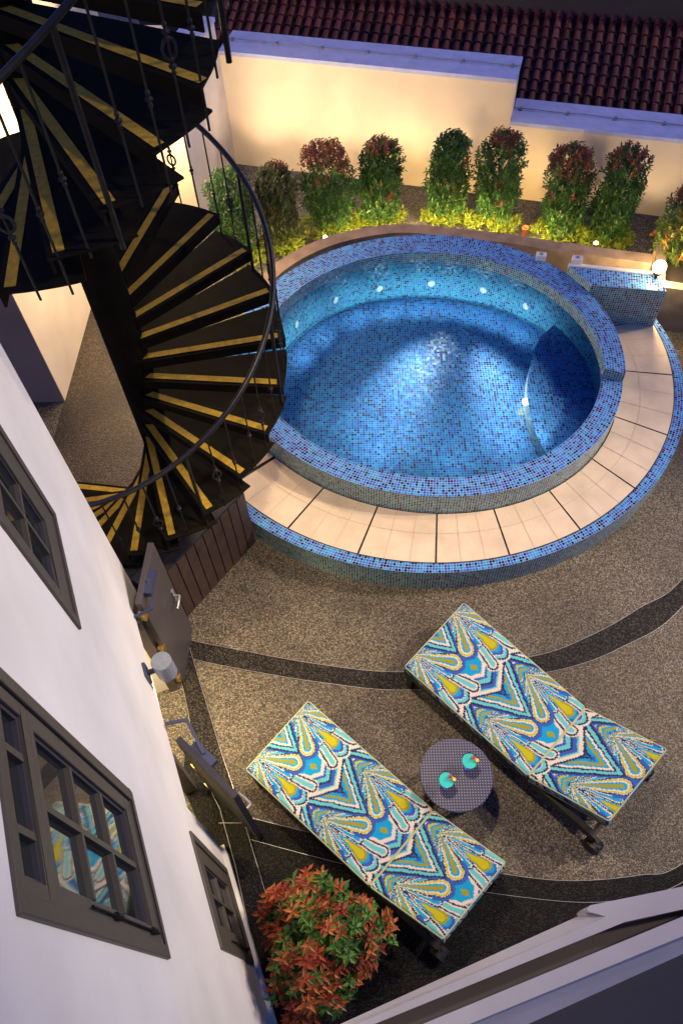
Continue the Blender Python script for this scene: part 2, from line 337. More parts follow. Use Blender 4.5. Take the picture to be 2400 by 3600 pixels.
# ------------------------------------------------------------------ pool
C = np.array([.93, 6.2])
def rr(x, t): return x[0]+x[1]*math.cos(t)+x[2]*math.sin(t)+x[3]*math.cos(2*t)+x[4]*math.sin(2*t)
K = dict(base=[2.053,-.293,-.155,.056,-.104], cin=[1.797,-.256,-.189,.057,-.082], uout=[2.04,-.232,-.396,.01,.052], uin=[1.757,-.198,-.455,.004,.028],
         wl=[1.735,-.165,-.40,.04,.01], sout=[2.71,-.209,-.021,.019,-.013], rout=[2.697,-.176,-.199,.088,.017])
def P(k, t, z, dr=0): r = rr(K[k], t)+dr; return (C[0]+r*math.cos(t), C[1]+r*math.sin(t), z)
ZS, ZL, ZU, ZF = .30, .57, .70, .06
def ring(mb, ka, za, kb, zb, t0, t1, n=96, dra=0, drb=0, flat=True):
    """strip between two curves; UV in metres (arc length, across)"""
    L = 0; s = 0
    for i in range(n):
        a0 = t0+(t1-t0)*i/n; a1 = t0+(t1-t0)*(i+1)/n
        p = [Vector(P(ka,a0,za,dra)), Vector(P(kb,a0,zb,drb)), Vector(P(kb,a1,zb,drb)), Vector(P(ka,a1,za,dra))]
        l = ((p[3]-p[0]).length+(p[2]-p[1]).length)/2; h = (p[1]-p[0]).length
        mb.face([p[0],p[1],p[2],p[3]], [(L,0), (L,h), (L+l,h), (L+l,0)]); L += l
TE = math.atan2(5.46-C[1], 2.73-C[0])            # where the raised rim ends (right)
TW = R(190)                                      # ... and where it starts again (left, behind the stair)
pool = thing('plunge_pool', (C[0], C[1], 0), 'round raised plunge pool in blue glass mosaic with a taller back rim', 'pool')
mb = MB(); t0, t1 = TW-2*math.pi, TE
ring(mb, 'cin', ZL, 'base', ZL, t0, t1); mb.build('overflow_rim', 'mosaic_top', pool)
mb = MB(); ring(mb, 'base', ZL, 'base', ZS-.02, t0, t1); mb.build('outer_wall', 'mosaic_side', pool)
mb = MB(); ring(mb, 'uout', ZU, 'uin', ZU, TE, TW, 120)
mb.build('raised_rim', 'mosaic_top', pool)
mb = MB(); ring(mb, 'uout', ZS-.3, 'uout', ZU, TE, TW, 120)
for T, sgn in ((TE, 1), (TW, -1)):
    a, b = P('uout', T, ZU), P('uin', T, ZU); w_ = math.dist(a, b)
    q = [(a[0],a[1],ZL-.3), (b[0],b[1],ZL-.3), b, a]; mb.face(q if sgn > 0 else q[::-1], [(0,0), (w_,0), (w_,ZU-ZL+.3), (0,ZU-ZL+.3)])
mb.build('rim_face', 'mosaic_side', pool)
mb = MB(); ring(mb, 'uin', ZU, 'uin', ZL-.01, TE, TW, 120); mb.build('rim_inner_face', 'mosaic_side', pool)
mb = MB(); ring(mb, 'wl', ZL-.01, 'wl', ZF, TE-.02, TW+.02, 120, flat=False); mb.build('inner_wall', 'mosaic_wall', pool)
mb = MB(); ring(mb, 'cin', ZL, 'cin', ZF-.1, t0, t1, 96); mb.build('inner_wall', 'mosaic_wall', pool)
mb = MB(); ring(mb, 'uin', ZL-.01, 'wl', ZL-.012, TE-.02, TW+.02, 120, drb=0); mb.build('ledge_line', 'joint_black', pool)
mb = MB(); ring(mb, 'wl', ZF, 'wl', ZF, TE, TW, 120, drb=-.035); mb.build('floor_cove', 'mosaic_wall', pool)
mb = MB(); N = 120; pts = []
for i in range(N): t = 2*math.pi*i/N; pts.append((C[0]+2.15*math.cos(t), C[1]+2.15*math.sin(t)))
def inside_pt(t):
    k = 'cin' if (t-t0) % (2*math.pi) < (t1-t0) else 'wl'
    return P(k, t, ZF-.035)
ppts = [inside_pt(t0+2*math.pi*i/N) for i in range(N)]
mb.face(ppts); mb.build('pool_floor', 'mosaic_floor', pool)
# crescent bench on the right, bounded by the wall and a curved riser
ZB = .22
bc = smooth_curve([at(x,y,ZB) for x,y in [(1990,1065),(1955,1130),(1890,1200),(1858,1300),(1853,1400),(1873,1500),(1928,1612),(1990,1720)]], 6)
arc = []
for i in range(30):
    t = math.atan2(bc[0][1]-C[1], bc[0][0]-C[0]); te = math.atan2(bc[-1][1]-C[1], bc[-1][0]-C[0]); a = te+(t-te)*i/29
    k = 'cin' if a < TE else 'wl'; q = P(k, a, ZB, -.004); arc.append(q)
mb = MB(); _i = np.linspace(0, len(bc)-1, 30); bq = [bc[int(k_)]*(1-k_ % 1)+bc[min(int(k_)+1, len(bc)-1)]*(k_ % 1) for k_ in _i][::-1]
for i in range(29): mb.face([(arc[i][0],arc[i][1],ZB), (arc[i+1][0],arc[i+1][1],ZB), (bq[i+1][0],bq[i+1][1],ZB), (bq[i][0],bq[i][1],ZB)])
mb.build('bench', 'mosaic_floor', pool)
mb = MB(); L = 0
for i in range(len(bc)-1):
    a, b = bc[i], bc[i+1]; l = np.linalg.norm(b-a)
    mb.face([(a[0],a[1],ZF-.04), (b[0],b[1],ZF-.04), (b[0],b[1],ZB), (a[0],a[1],ZB)], [(L,0), (L+l,0), (L+l,.2), (L,.2)]); L += l
mb.build('bench_riser', 'mosaic_side', pool)
def disc_on_wall(T, z, name, r=.046):
    p = Vector(P('wl', T, z)); n = Vector((-math.cos(T), -math.sin(T), 0)); u = Vector((-math.sin(T), math.cos(T), 0)); mb = MB(); k = 20
    for (r0, d0, r1, d1) in ((0, .012, r*.35, .006), (r*.35, .006, r*.45, .014), (r*.45, .014, r*.9, .012), (r*.9, .012, r, 0)):
        for i in range(k):
            a, b = 2*math.pi*i/k, 2*math.pi*(i+1)/k
            f = lambda rr_, aa, dd: p+n*dd+(u*math.cos(aa)+Vector((0,0,1))*math.sin(aa))*rr_
            mb.face([f(r1,a,d1), f(r1,b,d1), f(r0,b,d0), f(r0,a,d0)] if r0 else [f(r1,a,d1), f(r1,b,d1), f(0,0,d0)])
    return mb.build(name, 'skin_jet', pool)
def wall_hit(px, py):                            # angle and height of the pool wall seen at a pixel
    best = None
    for z in np.arange(ZF, ZL, .01):
        q = np.array(at(px, py, z)[:2])-C; t = math.atan2(q[1], q[0]); e = abs(math.hypot(*q)-rr(K['wl'], t))
        if best is None or e < best[0]: best = (e, t, z)
    return best[1], best[2]
for q in [(1040,1139),(1179,1055),(1332,1013),(1516,997),(1698,1020),(1848,1076)]: disc_on_wall(*wall_hit(*q), 'water_jet')
p = at(1848,1412,.12); mb = MB(); mb.lathe((0,0,0), [(0,.03),(.02,.028),(.034,.012),(.036,0)], 16); o = mb.build('pool_light', 'bulb', pool); o.matrix_parent_inverse = Matrix.Identity(4)
o.location = (p[0]-C[0]-.01, p[1]-C[1], p[2]); o.rotation_euler = (0, R(-90), 0)
mb = MB(); N = 120; mb.face([P('cin' if (t0+2*math.pi*i/N-t0) % (2*math.pi) < (t1-t0) else 'uin', t0+2*math.pi*i/N, ZL-.006) for i in range(N)])
tag(mb.build('water', 'water'), kind='structure')
# underwater lamps on the near inner wall
for T, pw, tz in ((R(-122), 18, .1), (R(-55), 18, .1), (R(-150), 5, .1), (R(-88), 14, .06)):
    p = P('cin', T, .47, -.12); tgt = (C[0]+.35*math.cos(T), C[1]+.35*math.sin(T)+.25, -.15)
    lamp('SPOT', p, pw, (.86,.97,.92), tgt, .12, 78, 1.0, 'pool_lamp', None)
for T, pw in [(R(a_), 2.3) for a_ in (30,48,66,84,100,118,136,156,170)]:
    p = P('wl', T, .26, -.42); lamp('SPOT', p, pw, (.80,.97,1), P('wl', T, .02, .1), .08, 140, 1.0, 'pool_lamp', None)
for T, tq, pw in ((R(82), (1335,1500), 430), (R(74), (1850,1550), 430), (R(84), (1560,1330), 30)):
    p = P('wl', T, .50, -.10); lamp('SPOT', p, pw, (.95,.98,.92), at(*tq, .03), .16, 32, 1.0, 'pool_lamp', None)
# ------------------------------------------------------------------ step ring round the pool
T0, T1 = R(-158), math.atan2(6.75-C[1], 3.38-C[0])+.03
step = thing('pool_step', (C[0], C[1]-2.6, 0), 'low curved step round the pool with cream stone slabs and mosaic edge', 'step')
mb = MB(); ring(mb, 'rout', ZS, 'sout', ZS, T0, T1, 110, drb=.0); mb.build('mosaic_edge', 'mosaic_top', step)
mb = MB(); ring(mb, 'rout', 0, 'rout', ZS, T0, T1, 110); mb.build('mosaic_face', 'mosaic_side', step)
mb = MB(); ring(mb, 'sout', ZS-.004, 'base', ZS-.012, T0, T1, 110, dra=.004); mb.build('joint_bed', 'joint_black', step)
joints = [R(a) for a in (-158,-141.5,-125.4,-110.4,-95.2,-80.5,-64.3,-47.3,-29.0,-8.9,11.5)]; joints.append(T1)
for i in range(len(joints)-1):
    ja, jb = joints[i], joints[i+1]
    if jb-ja < .05: continue
    gap = .0035 if i else .012
    mb = MB(); n = 12
    for k in range(n):
        a0 = ja+gap+(jb-ja-2*gap)*k/n; a1 = ja+gap+(jb-ja-2*gap)*(k+1)/n
        mb.face([P('sout',a0,ZS,-.012), P('base',a0,ZS,.012), P('base',a1,ZS,.012), P('sout',a1,ZS,-.012)])
    sl = mb.build('stone_slab', 'cream_stone', step)
    ln = MB()                                    # scored lines: one round, two across
    for k in range(n):
        a0 = ja+gap+(jb-ja-2*gap)*k/n; a1 = ja+gap+(jb-ja-2*gap)*(k+1)/n
        def mid(a, d): 
            s_, b_ = rr(K['sout'],a), rr(K['base'],a); r_ = s_*.42+b_*.58+d; return (C[0]+r_*math.cos(a), C[1]+r_*math.sin(a), ZS+.003)
        ln.face([mid(a0,.003), mid(a0,-.003), mid(a1,-.003), mid(a1,.003)])
    for q in (1/3, 2/3):
        a = ja+(jb-ja)*q; d = .0012
        ln.face([P('sout',a-d,ZS+.003,-.014), P('base',a-d,ZS+.003,.014), P('base',a+d,ZS+.003,.014), P('sout',a+d,ZS+.003,-.014)])
    ln.build('scored_line', 'score_line', sl)
# mosaic balance tank beside the pool
bt = [(3.2007,6.6087), (2.15,6.834)]
bx = thing('balance_tank', (2.8, 6.7, 0), 'rectangular blue mosaic block at the right end of the pool step', 'tank')
ZT = .80
c1, c2, c3, c4 = [np.array(at(*q_, ZT)) for q_ in ((2045,1000),(2343,1024),(2304,968),(1935,930))]
def clip_rim(p, q):                              # start the tank just outside the pool rim
    for k_ in np.linspace(0, 1, 200):
        r_ = p+(q-p)*k_; v_ = r_[:2]-C
        if np.hypot(*v_) > rr(K['uout'], math.atan2(v_[1], v_[0]))+.004: return r_
    return p
c1, c4 = tuple(clip_rim(c1, c2)), tuple(clip_rim(c4, c3)); c2, c3 = tuple(c2), tuple(c3)
c1 = tuple(float(x_) for x_ in c1); c4 = tuple(float(x_) for x_ in c4)
top = [c1, c2, c3, c4]
mb = MB(); u = (Vector(c2)-Vector(c1)).normalized(); v = Vector((-u.y, u.x, 0))
mb.face(top, [((Vector(p)-Vector(c1)).dot(u), (Vector(p)-Vector(c1)).dot(v)) for p in top]); mb.build('top', 'mosaic_top', bx)
mb = MB()
for a, b in ((c4,c1), (c1,c2), (c2,c3), (c3,c4)):
    l = math.dist(a, b); mb.face([(a[0],a[1],0), (b[0],b[1],0), b, a], [(0,0), (l,0), (l,ZT), (0,ZT)])
mb.build('side', 'mosaic_side', bx)
a, b = Vector(c4), Vector(c3); d = (b-a).normalized(); nv = Vector((-d.y, d.x, 0)); m_ = (a+b)/2+nv*.03
mb = MB(); mb.box((m_.x, m_.y, ZT-.025), ((b-a).length, .05, .07), math.atan2(d.y, d.x)); mb.build('edge_strip', 'steel_white', bx)
for q, z, lb in (((1900,902), .74, 'small steel junction box on the pool rim beside the stone kerb'), ((2027,914), .83, 'small white junction box on the back edge of the mosaic tank')):
    p = at(*q, z); t = thing('junction_box', p, lb, 'junction box'); mb = MB(); mb.box(p, (.115,.085,.07), R(-13)); mb.build('casing', 'steel_white', t, bevel=.006)
    mb = MB(); mb.lathe((p[0],p[1],p[2]+.035), [(.022,0),(.022,.004),(0,.005)], 12); mb.build('cap', 'lamp_grey', t)
# ------------------------------------------------------------------ stone kerb behind the pool
ko = smooth_curve([at(x,y,.62) for x,y in [(905,985),(952,938),(1044,878),(1171,826),(1320,795),(1445,788),(1659,809),(1800,824),(1902,841),(2126,872),(2290,893)]], 6)
ki = []
kw = .175
for i in range(len(ko)):
    a = ko[max(i-1,0)]; b = ko[min(i+1,len(ko)-1)]; d = (b-a)/np.linalg.norm(b-a); ki.append(ko[i]+np.array([d[1], -d[0]])*kw)
kerb = thing('stone_kerb', (0.9, 8.0, 0), 'curved brown stone kerb between the pool and the shrubs', 'kerb')
cuts = list(range(0, len(ko)-1, 5))+[len(ko)-1]
for s_ in range(len(cuts)-1):
    i0, i1 = cuts[s_], cuts[s_+1]; mb = MB()
    A = [ko[i] for i in range(i0, i1+1)]; B = [ki[i] for i in range(i0, i1+1)]; e = .002
    A[0] = A[0]+(A[1]-A[0])*e*5; B[0] = B[0]+(B[1]-B[0])*e*5
    mb.prism([tuple(p) for p in A][::-1]+[tuple(p) for p in B], 0, .62); mb.build('kerb_stone', 'brown_stone', kerb)
# planter at the right
pl = thing('stone_planter', (4.0, 7.2, 0), 'brown stone planter beyond the mosaic tank, lit yellow by a globe lamp', 'planter')
a1, a2 = at(2335,1010,.60), at(2460,1028,.60); dd = _norm(np.array([a2[0]-a1[0], a2[1]-a1[1]])); nn = np.array([-dd[1], dd[0]])
a1 = np.array(a1[:2])-dd*.12
poly = [a1, a1+dd*2.2, a1+dd*2.2+nn*.12, a1+nn*.12]
mb = MB(); mb.prism([tuple(p) for p in poly], 0, .6); mb.build('front_wall', 'brown_stone', pl)
poly = [a1+nn*.12, a1+dd*.12+nn*.12, a1+dd*.12+nn*.8, a1+nn*.8]
mb = MB(); mb.prism([tuple(p) for p in poly], 0, .6); mb.build('end_wall', 'brown_stone', pl)
mb = MB(); mb.face([(*(a1+nn*.12+dd*.12),.5), (*(a1+dd*2.2+nn*.12),.5), (*(a1+dd*2.2+nn*.8),.5), (*(a1+nn*.8+dd*.12),.5)]); mb.build('soil', 'soil', pl)
# ------------------------------------------------------------------ back walls
Wd = _norm(np.array([.966, -.258])); Wn = np.array([-Wd[1], Wd[0]])         # along, away from the court
B0 = np.array([-1.768, 10.66]); Bs = B0+Wd*((np.array([1.95, 9.66])-B0)@Wd)
def solve_len(px, z, base=B0):                    # distance along wall where image column px lies at height z
    best = None
    for s_ in np.arange(-1, 14, .01):
        q = base+Wd*s_; c = M.T@np.array([q[0], q[1], z-H]); x = 1200+F*c[0]/c[2]
        if best is None or abs(x-px) < best[0]: best = (abs(x-px), s_)
    return best[1]
s1 = solve_len(1812, 1.5)
H1, H2 = 1.60, 1.03
def wallseg(nm, sa, sb, h, lb, thick=.3):
    t = thing(nm, (*(B0+Wd*(sa+sb)/2), 0), lb, 'wall'); a, b = B0+Wd*sa, B0+Wd*sb
    mb = MB(); mb.prism([tuple(a), tuple(b), tuple(b+Wn*thick), tuple(a+Wn*thick)], 0, h); mb.build('render', 'yellow_wall', t)
    a2, b2 = a-Wn*.012, b-Wn*.012
    mb = MB(); mb.prism([tuple(a2), tuple(b2), tuple(b2+Wn*.60), tuple(a2+Wn*.60)], h, h+.05, bottom=True); mb.build('coping', 'coping_bluelit', t)
    # conductor tape with clips
    m1, m2 = a+Wn*.30, b+Wn*.30; n = int((sb-sa)/.62); pts = []
    for i in range(n*4+1):
        q = m1+(m2-m1)*i/(n*4); pts.append((q[0], q[1], h+.05+.018+.004*math.sin(i*1.3)))
    mb = MB(); mb.tube(pts, .006, 6); cd = mb.build('conductor_cable', 'lamp_grey', t)
    for i in range(n+1):
        q = m1+(m2-m1)*(i+.15)/(n+.3); mb = MB(); mb.box((q[0],q[1],h+.062), (.035,.06,.028), math.atan2(Wd[1],Wd[0])); mb.build('clip', 'lamp_grey', cd)
    return t
wallseg('garden_wall', -.02, s1, H1-.05, 'tall cream garden wall with pale coping behind the pool shrubs, left of the step down')
wallseg('garden_wall', s1+.003, 12, H2, 'lower cream garden wall with pale coping at the right, below the tiled roof')
# white wall going forward from the corner, yellow passage wall further left
q0 = B0-Wd*.02; q1 = np.array([-2.16, 9.25])
d = _norm(q1-q0); nr = np.array([d[1], -d[0]])
t = thing('white_wall', (*((q0+q1)/2), 0), 'white side wall meeting the tall cream wall at the back corner', 'wall')
mb = MB(); mb.prism([tuple(q0), tuple(q0+nr*.3), tuple(q1+nr*.3), tuple(q1)][::-1], 0, 1.95); mb.build('render', 'white_wall', t)
mb = MB(); mb.prism([tuple(q0-nr*.02), tuple(q0+nr*.32), tuple(q1+nr*.32), tuple(q1-nr*.02)][::-1], 1.95, 2.0); mb.build('coping', 'coping_bluelit', t)
t = thing('passage_wall', (-2.8, 9.2, 0), 'warm lit cream wall closing the passage behind the spiral stair', 'wall')
mb = MB(); mb.prism([(-3.3,9.3), (q1[0]-.003,9.22), (q1[0]-.003,9.5), (-3.3,9.6)], 0, 2.4); mb.build('render', 'yellow_wall', t)
mat('shaded_wall', (.26,.20,.17), .85, noise=(2,.93,5))  # white paint darkened: the shade on the annex end is put into its colour
t = thing('annex_building', (-3.9, 7.5, 0), 'annex with warm lit cream side and grey shaded end beyond the stair', 'building')
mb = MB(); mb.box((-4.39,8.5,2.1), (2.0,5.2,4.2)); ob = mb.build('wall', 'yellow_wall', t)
mb = MB(); mb.box((-4.39,5.896,2.1), (2.0,.008,4.2)); mb.build('end_wall', 'shaded_wall', t)
# tiled roof behind
roof = thing('tiled_roof', (2.5, 11.5, 0), 'dark red barrel tiled roof beyond the garden walls', 'roof')
pitch = R(24); rd = np.array([Wn[0]*math.cos(pitch), Wn[1]*math.cos(pitch), math.sin(pitch)]); rn = np.cross([Wd[0],Wd[1],0], rd)
mb = MB(); TWd, TLn = .147, .168; E0 = np.array([*(B0+Wn*.62), .86])
for cI in range(-4, 88):
    shade = .8+.4*random.random()
    for rI in range(0, 10):
        k = .55+.75*random.random(); base = (.15*k*shade, .040*k*shade, .038*k*shade)
        if random.random() < .05: base = (.22,.05,.033)
        o0 = E0+np.array([Wd[0],Wd[1],0])*cI*TWd+rd*rI*TLn+rn*.0
        o0 = o0+np.array([Wd[0],Wd[1],0])*random.uniform(-.004,.004)
        n = 7; pr = []
        for e, (ww, lift) in enumerate(((.048,.026), (.041,.006))):
            row = []
            for j in range(n):
                a = math.pi*j/(n-1); q = o0+rd*(TLn*1.12*e)+np.array([Wd[0],Wd[1],0])*(-ww*math.cos(a))+rn*(math.sin(a)*.043+lift); row.append(q)
            pr.append(row)
        for j in range(n-1): mb.face([pr[0][j], pr[0][j+1], pr[1][j+1], pr[1][j]], None, base)
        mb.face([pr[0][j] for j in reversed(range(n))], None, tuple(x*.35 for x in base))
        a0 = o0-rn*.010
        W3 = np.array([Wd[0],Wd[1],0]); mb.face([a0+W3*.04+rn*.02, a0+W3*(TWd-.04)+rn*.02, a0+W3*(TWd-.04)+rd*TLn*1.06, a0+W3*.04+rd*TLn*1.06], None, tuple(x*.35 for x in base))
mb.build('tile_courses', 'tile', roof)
mb = MB(); a = E0-rn*.03; W3 = np.array([Wd[0],Wd[1],0]); mb.face([a-W3*.8, a+W3*13, a+W3*13+rd*1.7, a-W3*.8+rd*1.7]); mb.build('roof_deck', 'roof_dark', roof)
tp = E0+rd*1.82
mb = MB(); mb.box(tuple(tp+W3*6+np.array([0,0,.05])), (15,.4,.34), math.atan2(Wd[1],Wd[0])); mb.build('ridge_beam', 'roof_dark', roof)
t = thing('neighbour_building', (3, 18, 0), 'unlit dark building wall above the tiled roof', 'building')
mb = MB(); c_ = tp+W3*6+np.array([Wn[0],Wn[1],0])*1.3; mb.box((c_[0],c_[1],1.6), (18,.4,3.2), math.atan2(Wd[1],Wd[0])); mb.build('wall', 'roof_dark', t)
# ------------------------------------------------------------------ plants
def leaf(mb, p, d, L, Wl, c, up):
    d = d.normalized(); s = d.cross(up); s = s.normalized() if s.length > 1e-4 else d.orthogonal().normalized(); n = s.cross(d)
    m = p+d*L*.45+n*L*.06; tip = p+d*L-n*L*.12
    mb.face([p, m+s*Wl, tip], None, c); mb.face([p, tip, m-s*Wl], None, c)
GREENS = [(.035,.11,.030), (.055,.15,.035), (.022,.075,.03), (.08,.19,.05)]
REDS = [(.22,.05,.05), (.16,.065,.05), (.26,.09,.045)]
def shrub(loc, h, rad, n, redtop, label, group, name='columnar_shrub', low=.15, ll=.072, seed=0, stem=True, greens=GREENS, reds=REDS, redside=0, square=.75):
    rnd = random.Random(seed); t = thing(name, loc, label, 'shrub', group); mb = MB(); x0, y0, z0 = loc
    # clusters of leaves on many twig ends
    lumps = [(rnd.uniform(0,6.28), rnd.uniform(0,1), rnd.uniform(.76,1.2)) for _ in range(18)]
    nc = n//7
    for _ in range(nc):
        v = rnd.random(); z = low+(h-low)*v; a = rnd.uniform(0, 2*math.pi)
        prof = rad*(1-max(0,(v-.8)/.2)**2*.6)*(.78+.22*min(1,v/.22)) if square > .5 else rad*math.sqrt(max(.02,1-(2*v-1)**2*.92))
        for la, lv, lk in lumps:
            if abs((a-la+math.pi) % (2*math.pi)-math.pi) < .6 and abs(v-lv) < .18: prof *= lk
        r_ = prof*(rnd.random()**.42); c0 = Vector((x0+r_*math.cos(a), y0+r_*math.sin(a), z0+z))
        tw = Vector((math.cos(a)*(.6+.5*rnd.random()), math.sin(a)*(.6+.5*rnd.random()), .5+rnd.random()*1.1)).normalized()
        isred = (v > redtop and rnd.random() < .2+.8*(v-redtop)/(1.001-redtop) and r_ > prof*.5) or rnd.random() < redside
        base = rnd.choice(reds if isred else greens); k0 = (.55+.8*rnd.random())
        for j in range(8):
            aa = j*2.4+rnd.random(); o1 = tw.orthogonal().normalized(); o2 = tw.cross(o1)
            d = (o1*math.cos(aa)+o2*math.sin(aa))*(.9 if j < 5 else .35)+tw*(.55 if j < 5 else 1.0); kk = k0*(.85+.3*rnd.random())
            leaf(mb, c0-tw*.012*j+tw*.04, d, ll*rnd.uniform(.65,1.15), ll*.15, tuple(c*kk for c in base), Vector((0,0,1)))
    mb.build('foliage', 'leaf', t)
    if stem:
        sb = MB(); sb.tube([(x0,y0,z0), (x0+.01,y0,z0+h*.3), (x0-.01,y0+.01,z0+h*.7)], [.018,.014,.006], 7)
        for k in range(7):
            a = rnd.uniform(0,6.28); zz = z0+h*rnd.uniform(.15,.6); sb.tube([(x0,y0,zz), (x0+rad*.6*math.cos(a), y0+rad*.6*math.sin(a), zz+h*.2)], [.008,.003], 5)
        sb.build('stem', 'bark', t)
    return t
def height_of(px, pytop, base):
    best = None
    for z in np.arange(.2, 3, .01):
        c = M.T@np.array([base[0], base[1], z-H]); y = 1800+F*c[1]/c[2]
        if best is None or abs(y-pytop) < best[0]: best = (abs(y-pytop), z)
    return best[1]
SH = [  # px at base, py base, py top, width px, label, redtop
 (850, 925, 612, 150, 'dark green shrub behind the curved handrail, leftmost of the back row', .97),
 (992, 880, 590, 140, 'dull olive shrub second from the left, just right of the handrail', .9),
 (1158, 815, 515, 200, 'widest shrub of the back row with reddish crown, behind the left uplight', .62),
 (1336, 782, 505, 152, 'shrub with a small pink topped crown left of the gap in the row', .84),
 (1563, 778, 478, 148, 'bright green round topped shrub just right of the gap', .95),
 (1727, 800, 473, 165, 'tall dark green shrub below the step in the wall, red tuft at its middle', .84),
 (1950, 832, 528, 165, 'pink topped shrub in front of the lower wall, left of a pair', .62),
 (2122, 855, 528, 158, 'pink topped shrub of the right pair, just above the starry uplight', .74),
 (2405, 880, 620, 170, 'shrub with orange leaves cut by the right edge above the globe lamp', .4)]
for i, (px, pb, pt, wd, lb, rt) in enumerate(SH):
    b = at(px, pb, 0); rt += .07; h = height_of(px, pt, b); q = at(px, (pb+pt)/2, h/2); dist = math.dist(q, (0,0,H)); rad = wd/2/F*dist*.82
    shrub((b[0],b[1],0), h, rad*1.0, 5200, rt, lb, 'columnar shrubs behind the pool', seed=i+3, low=.12, ll=.070,
          greens=[(.05,.075,.03),(.065,.085,.03),(.04,.06,.03)] if i == 1 else GREENS, redside=.015)
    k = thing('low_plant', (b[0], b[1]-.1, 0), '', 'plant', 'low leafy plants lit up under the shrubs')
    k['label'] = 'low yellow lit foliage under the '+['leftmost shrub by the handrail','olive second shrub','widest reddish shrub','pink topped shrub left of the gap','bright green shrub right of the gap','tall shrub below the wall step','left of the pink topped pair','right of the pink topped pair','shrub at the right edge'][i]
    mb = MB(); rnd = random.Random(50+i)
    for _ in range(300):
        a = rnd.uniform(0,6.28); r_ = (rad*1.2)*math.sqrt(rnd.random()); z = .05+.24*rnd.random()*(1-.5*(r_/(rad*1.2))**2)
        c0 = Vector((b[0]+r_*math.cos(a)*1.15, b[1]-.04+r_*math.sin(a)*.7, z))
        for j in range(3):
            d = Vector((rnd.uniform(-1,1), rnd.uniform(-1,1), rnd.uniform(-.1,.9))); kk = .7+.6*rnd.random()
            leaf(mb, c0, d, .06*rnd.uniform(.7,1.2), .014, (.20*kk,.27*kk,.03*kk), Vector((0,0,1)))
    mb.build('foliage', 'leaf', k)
    if i in (2, 6):
        pot = MB(); pot.lathe((b[0]-rad*1.5, b[1]+.02, 0), [(0,.0),(.035,0),(.042,.13),(.050,.13),(.050,.15),(.040,.15),(.038,.12),(0,.12)], 16)
        po = pot.build('clay_pot', 'terracotta', None, smooth=True); tag(po, 'small red clay pot left of the '+{2:'widest reddish shrub',4:'bright green shrub beyond the gap',6:'left shrub of the pink topped pair'}[i], 'pot', 'clay pots along the kerb')
# uplights
UP = [((1143,842), 190, 'under the widest shrub, glaring like a star'), ((1300,800), 110, 'below the shrub left of the gap'), ((1500,786), 110, 'at the left foot of the bright green shrub'),
 ((1690,803), 130, 'under the tall shrub below the wall step'), ((1905,842), 130, 'between the wall step and the pink topped pair'), ((2094,863), 190, 'right of the pink pair, glaring starlike'), ((915,965), 110, 'behind the spiral handrail')]
for i, (q, pw, lbu) in enumerate(UP):
    p = at(*q, .50); big_ = i in (0, 5); p = (p[0], p[1]+(.03 if big_ else .13), .52 if big_ else .30)
    t = thing('uplight', p, 'small spike uplight behind the kerb '+lbu, 'garden light', 'uplights under the shrubs')
    mb = MB(); mb.tube([(p[0],p[1],0), (p[0],p[1],p[2]-.06)], .008, 6); mb.build('spike', 'iron_black', t)
    mb = MB(); mb.lathe((p[0],p[1],p[2]-.06), [(.012,0),(.03,.01),(.036,.05),(.03,.05)], 12); mb.build('housing', 'iron_black', t)
    mb = MB(); mb.lathe((p[0],p[1],p[2]-.01), [(.028,-.004),(.024,.012),(.012,.022),(0,.024)], 12); mb.build('bulb', 'bulb', t)
    lamp('SPOT', (p[0],p[1],.50), pw*.24, (1,.66,.24), (p[0]+.02, p[1]+.6, -.05), .03, 150, .9, 'uplight_lamp')
    for sx_ in (-.3, .3): lamp('POINT', (p[0]+sx_, p[1]+.02, .42), pw*.032, (1,.68,.26), None, .03, name='uplight_lamp')
for k_ in range(11):                             # added spots without fittings behind the shrubs, evening out the wall light
    q_ = B0+Wd*(.5+.78*k_)-Wn*.85; hz_ = 1.35 if B0[0]+Wd[0]*(.5+.78*k_) < 2.3 else .95
    lamp('SPOT', (q_[0], q_[1], .12), 25 if hz_ > 1 else 13, (1,.73,.46), (q_[0]+Wn[0]*.85, q_[1]+Wn[1]*.85, hz_), .10, 88, 1.0, 'wall_fill')
# globe lamp
p = at(2317,938,.95); t = thing('globe_lamp', (p[0],p[1],.6), 'glowing white globe lamp beside the mosaic tank', 'lamp')
mb = MB(); r = .072; mb.lathe(p, [(r*math.sin(math.pi*i/12)+1e-5, -r*math.cos(math.pi*i/12)) for i in range(13)], 24)
m = mat('globe', (1,.9,.7), .5, emit=(1,.72,.38), estr=8); mb.build('globe', 'globe', t, smooth=True)
mb = MB(); mb.tube([(p[0],p[1],.5), (p[0],p[1],.87)], .018, 8); mb.lathe((p[0],p[1],.85), [(.018,0),(.045,.01),(.045,.03),(.02,.035)], 12); mb.build('stem', 'iron_black', t)
lamp('POINT', (p[0]-.02,p[1]-.10,1.05), 6, (1,.72,.36), None, .08, name='globe_light'); lamp('POINT', (p[0]+.10,p[1]+.16,.80), 22, (1,.72,.36), None, .08, name='globe_light')
b = at(2395,1000,.6)
b = (3.86, 7.52)
shrub((b[0],b[1],.45), .62, .40, 2600, .98, 'leafy yellow lit bush in the stone planter beside the globe lamp', None, 'planter_bush', low=.02, seed=31, square=0, redside=.12, reds=[(.45,.20,.05),(.40,.14,.05)], greens=[(.16,.22,.04),(.10,.17,.04)])
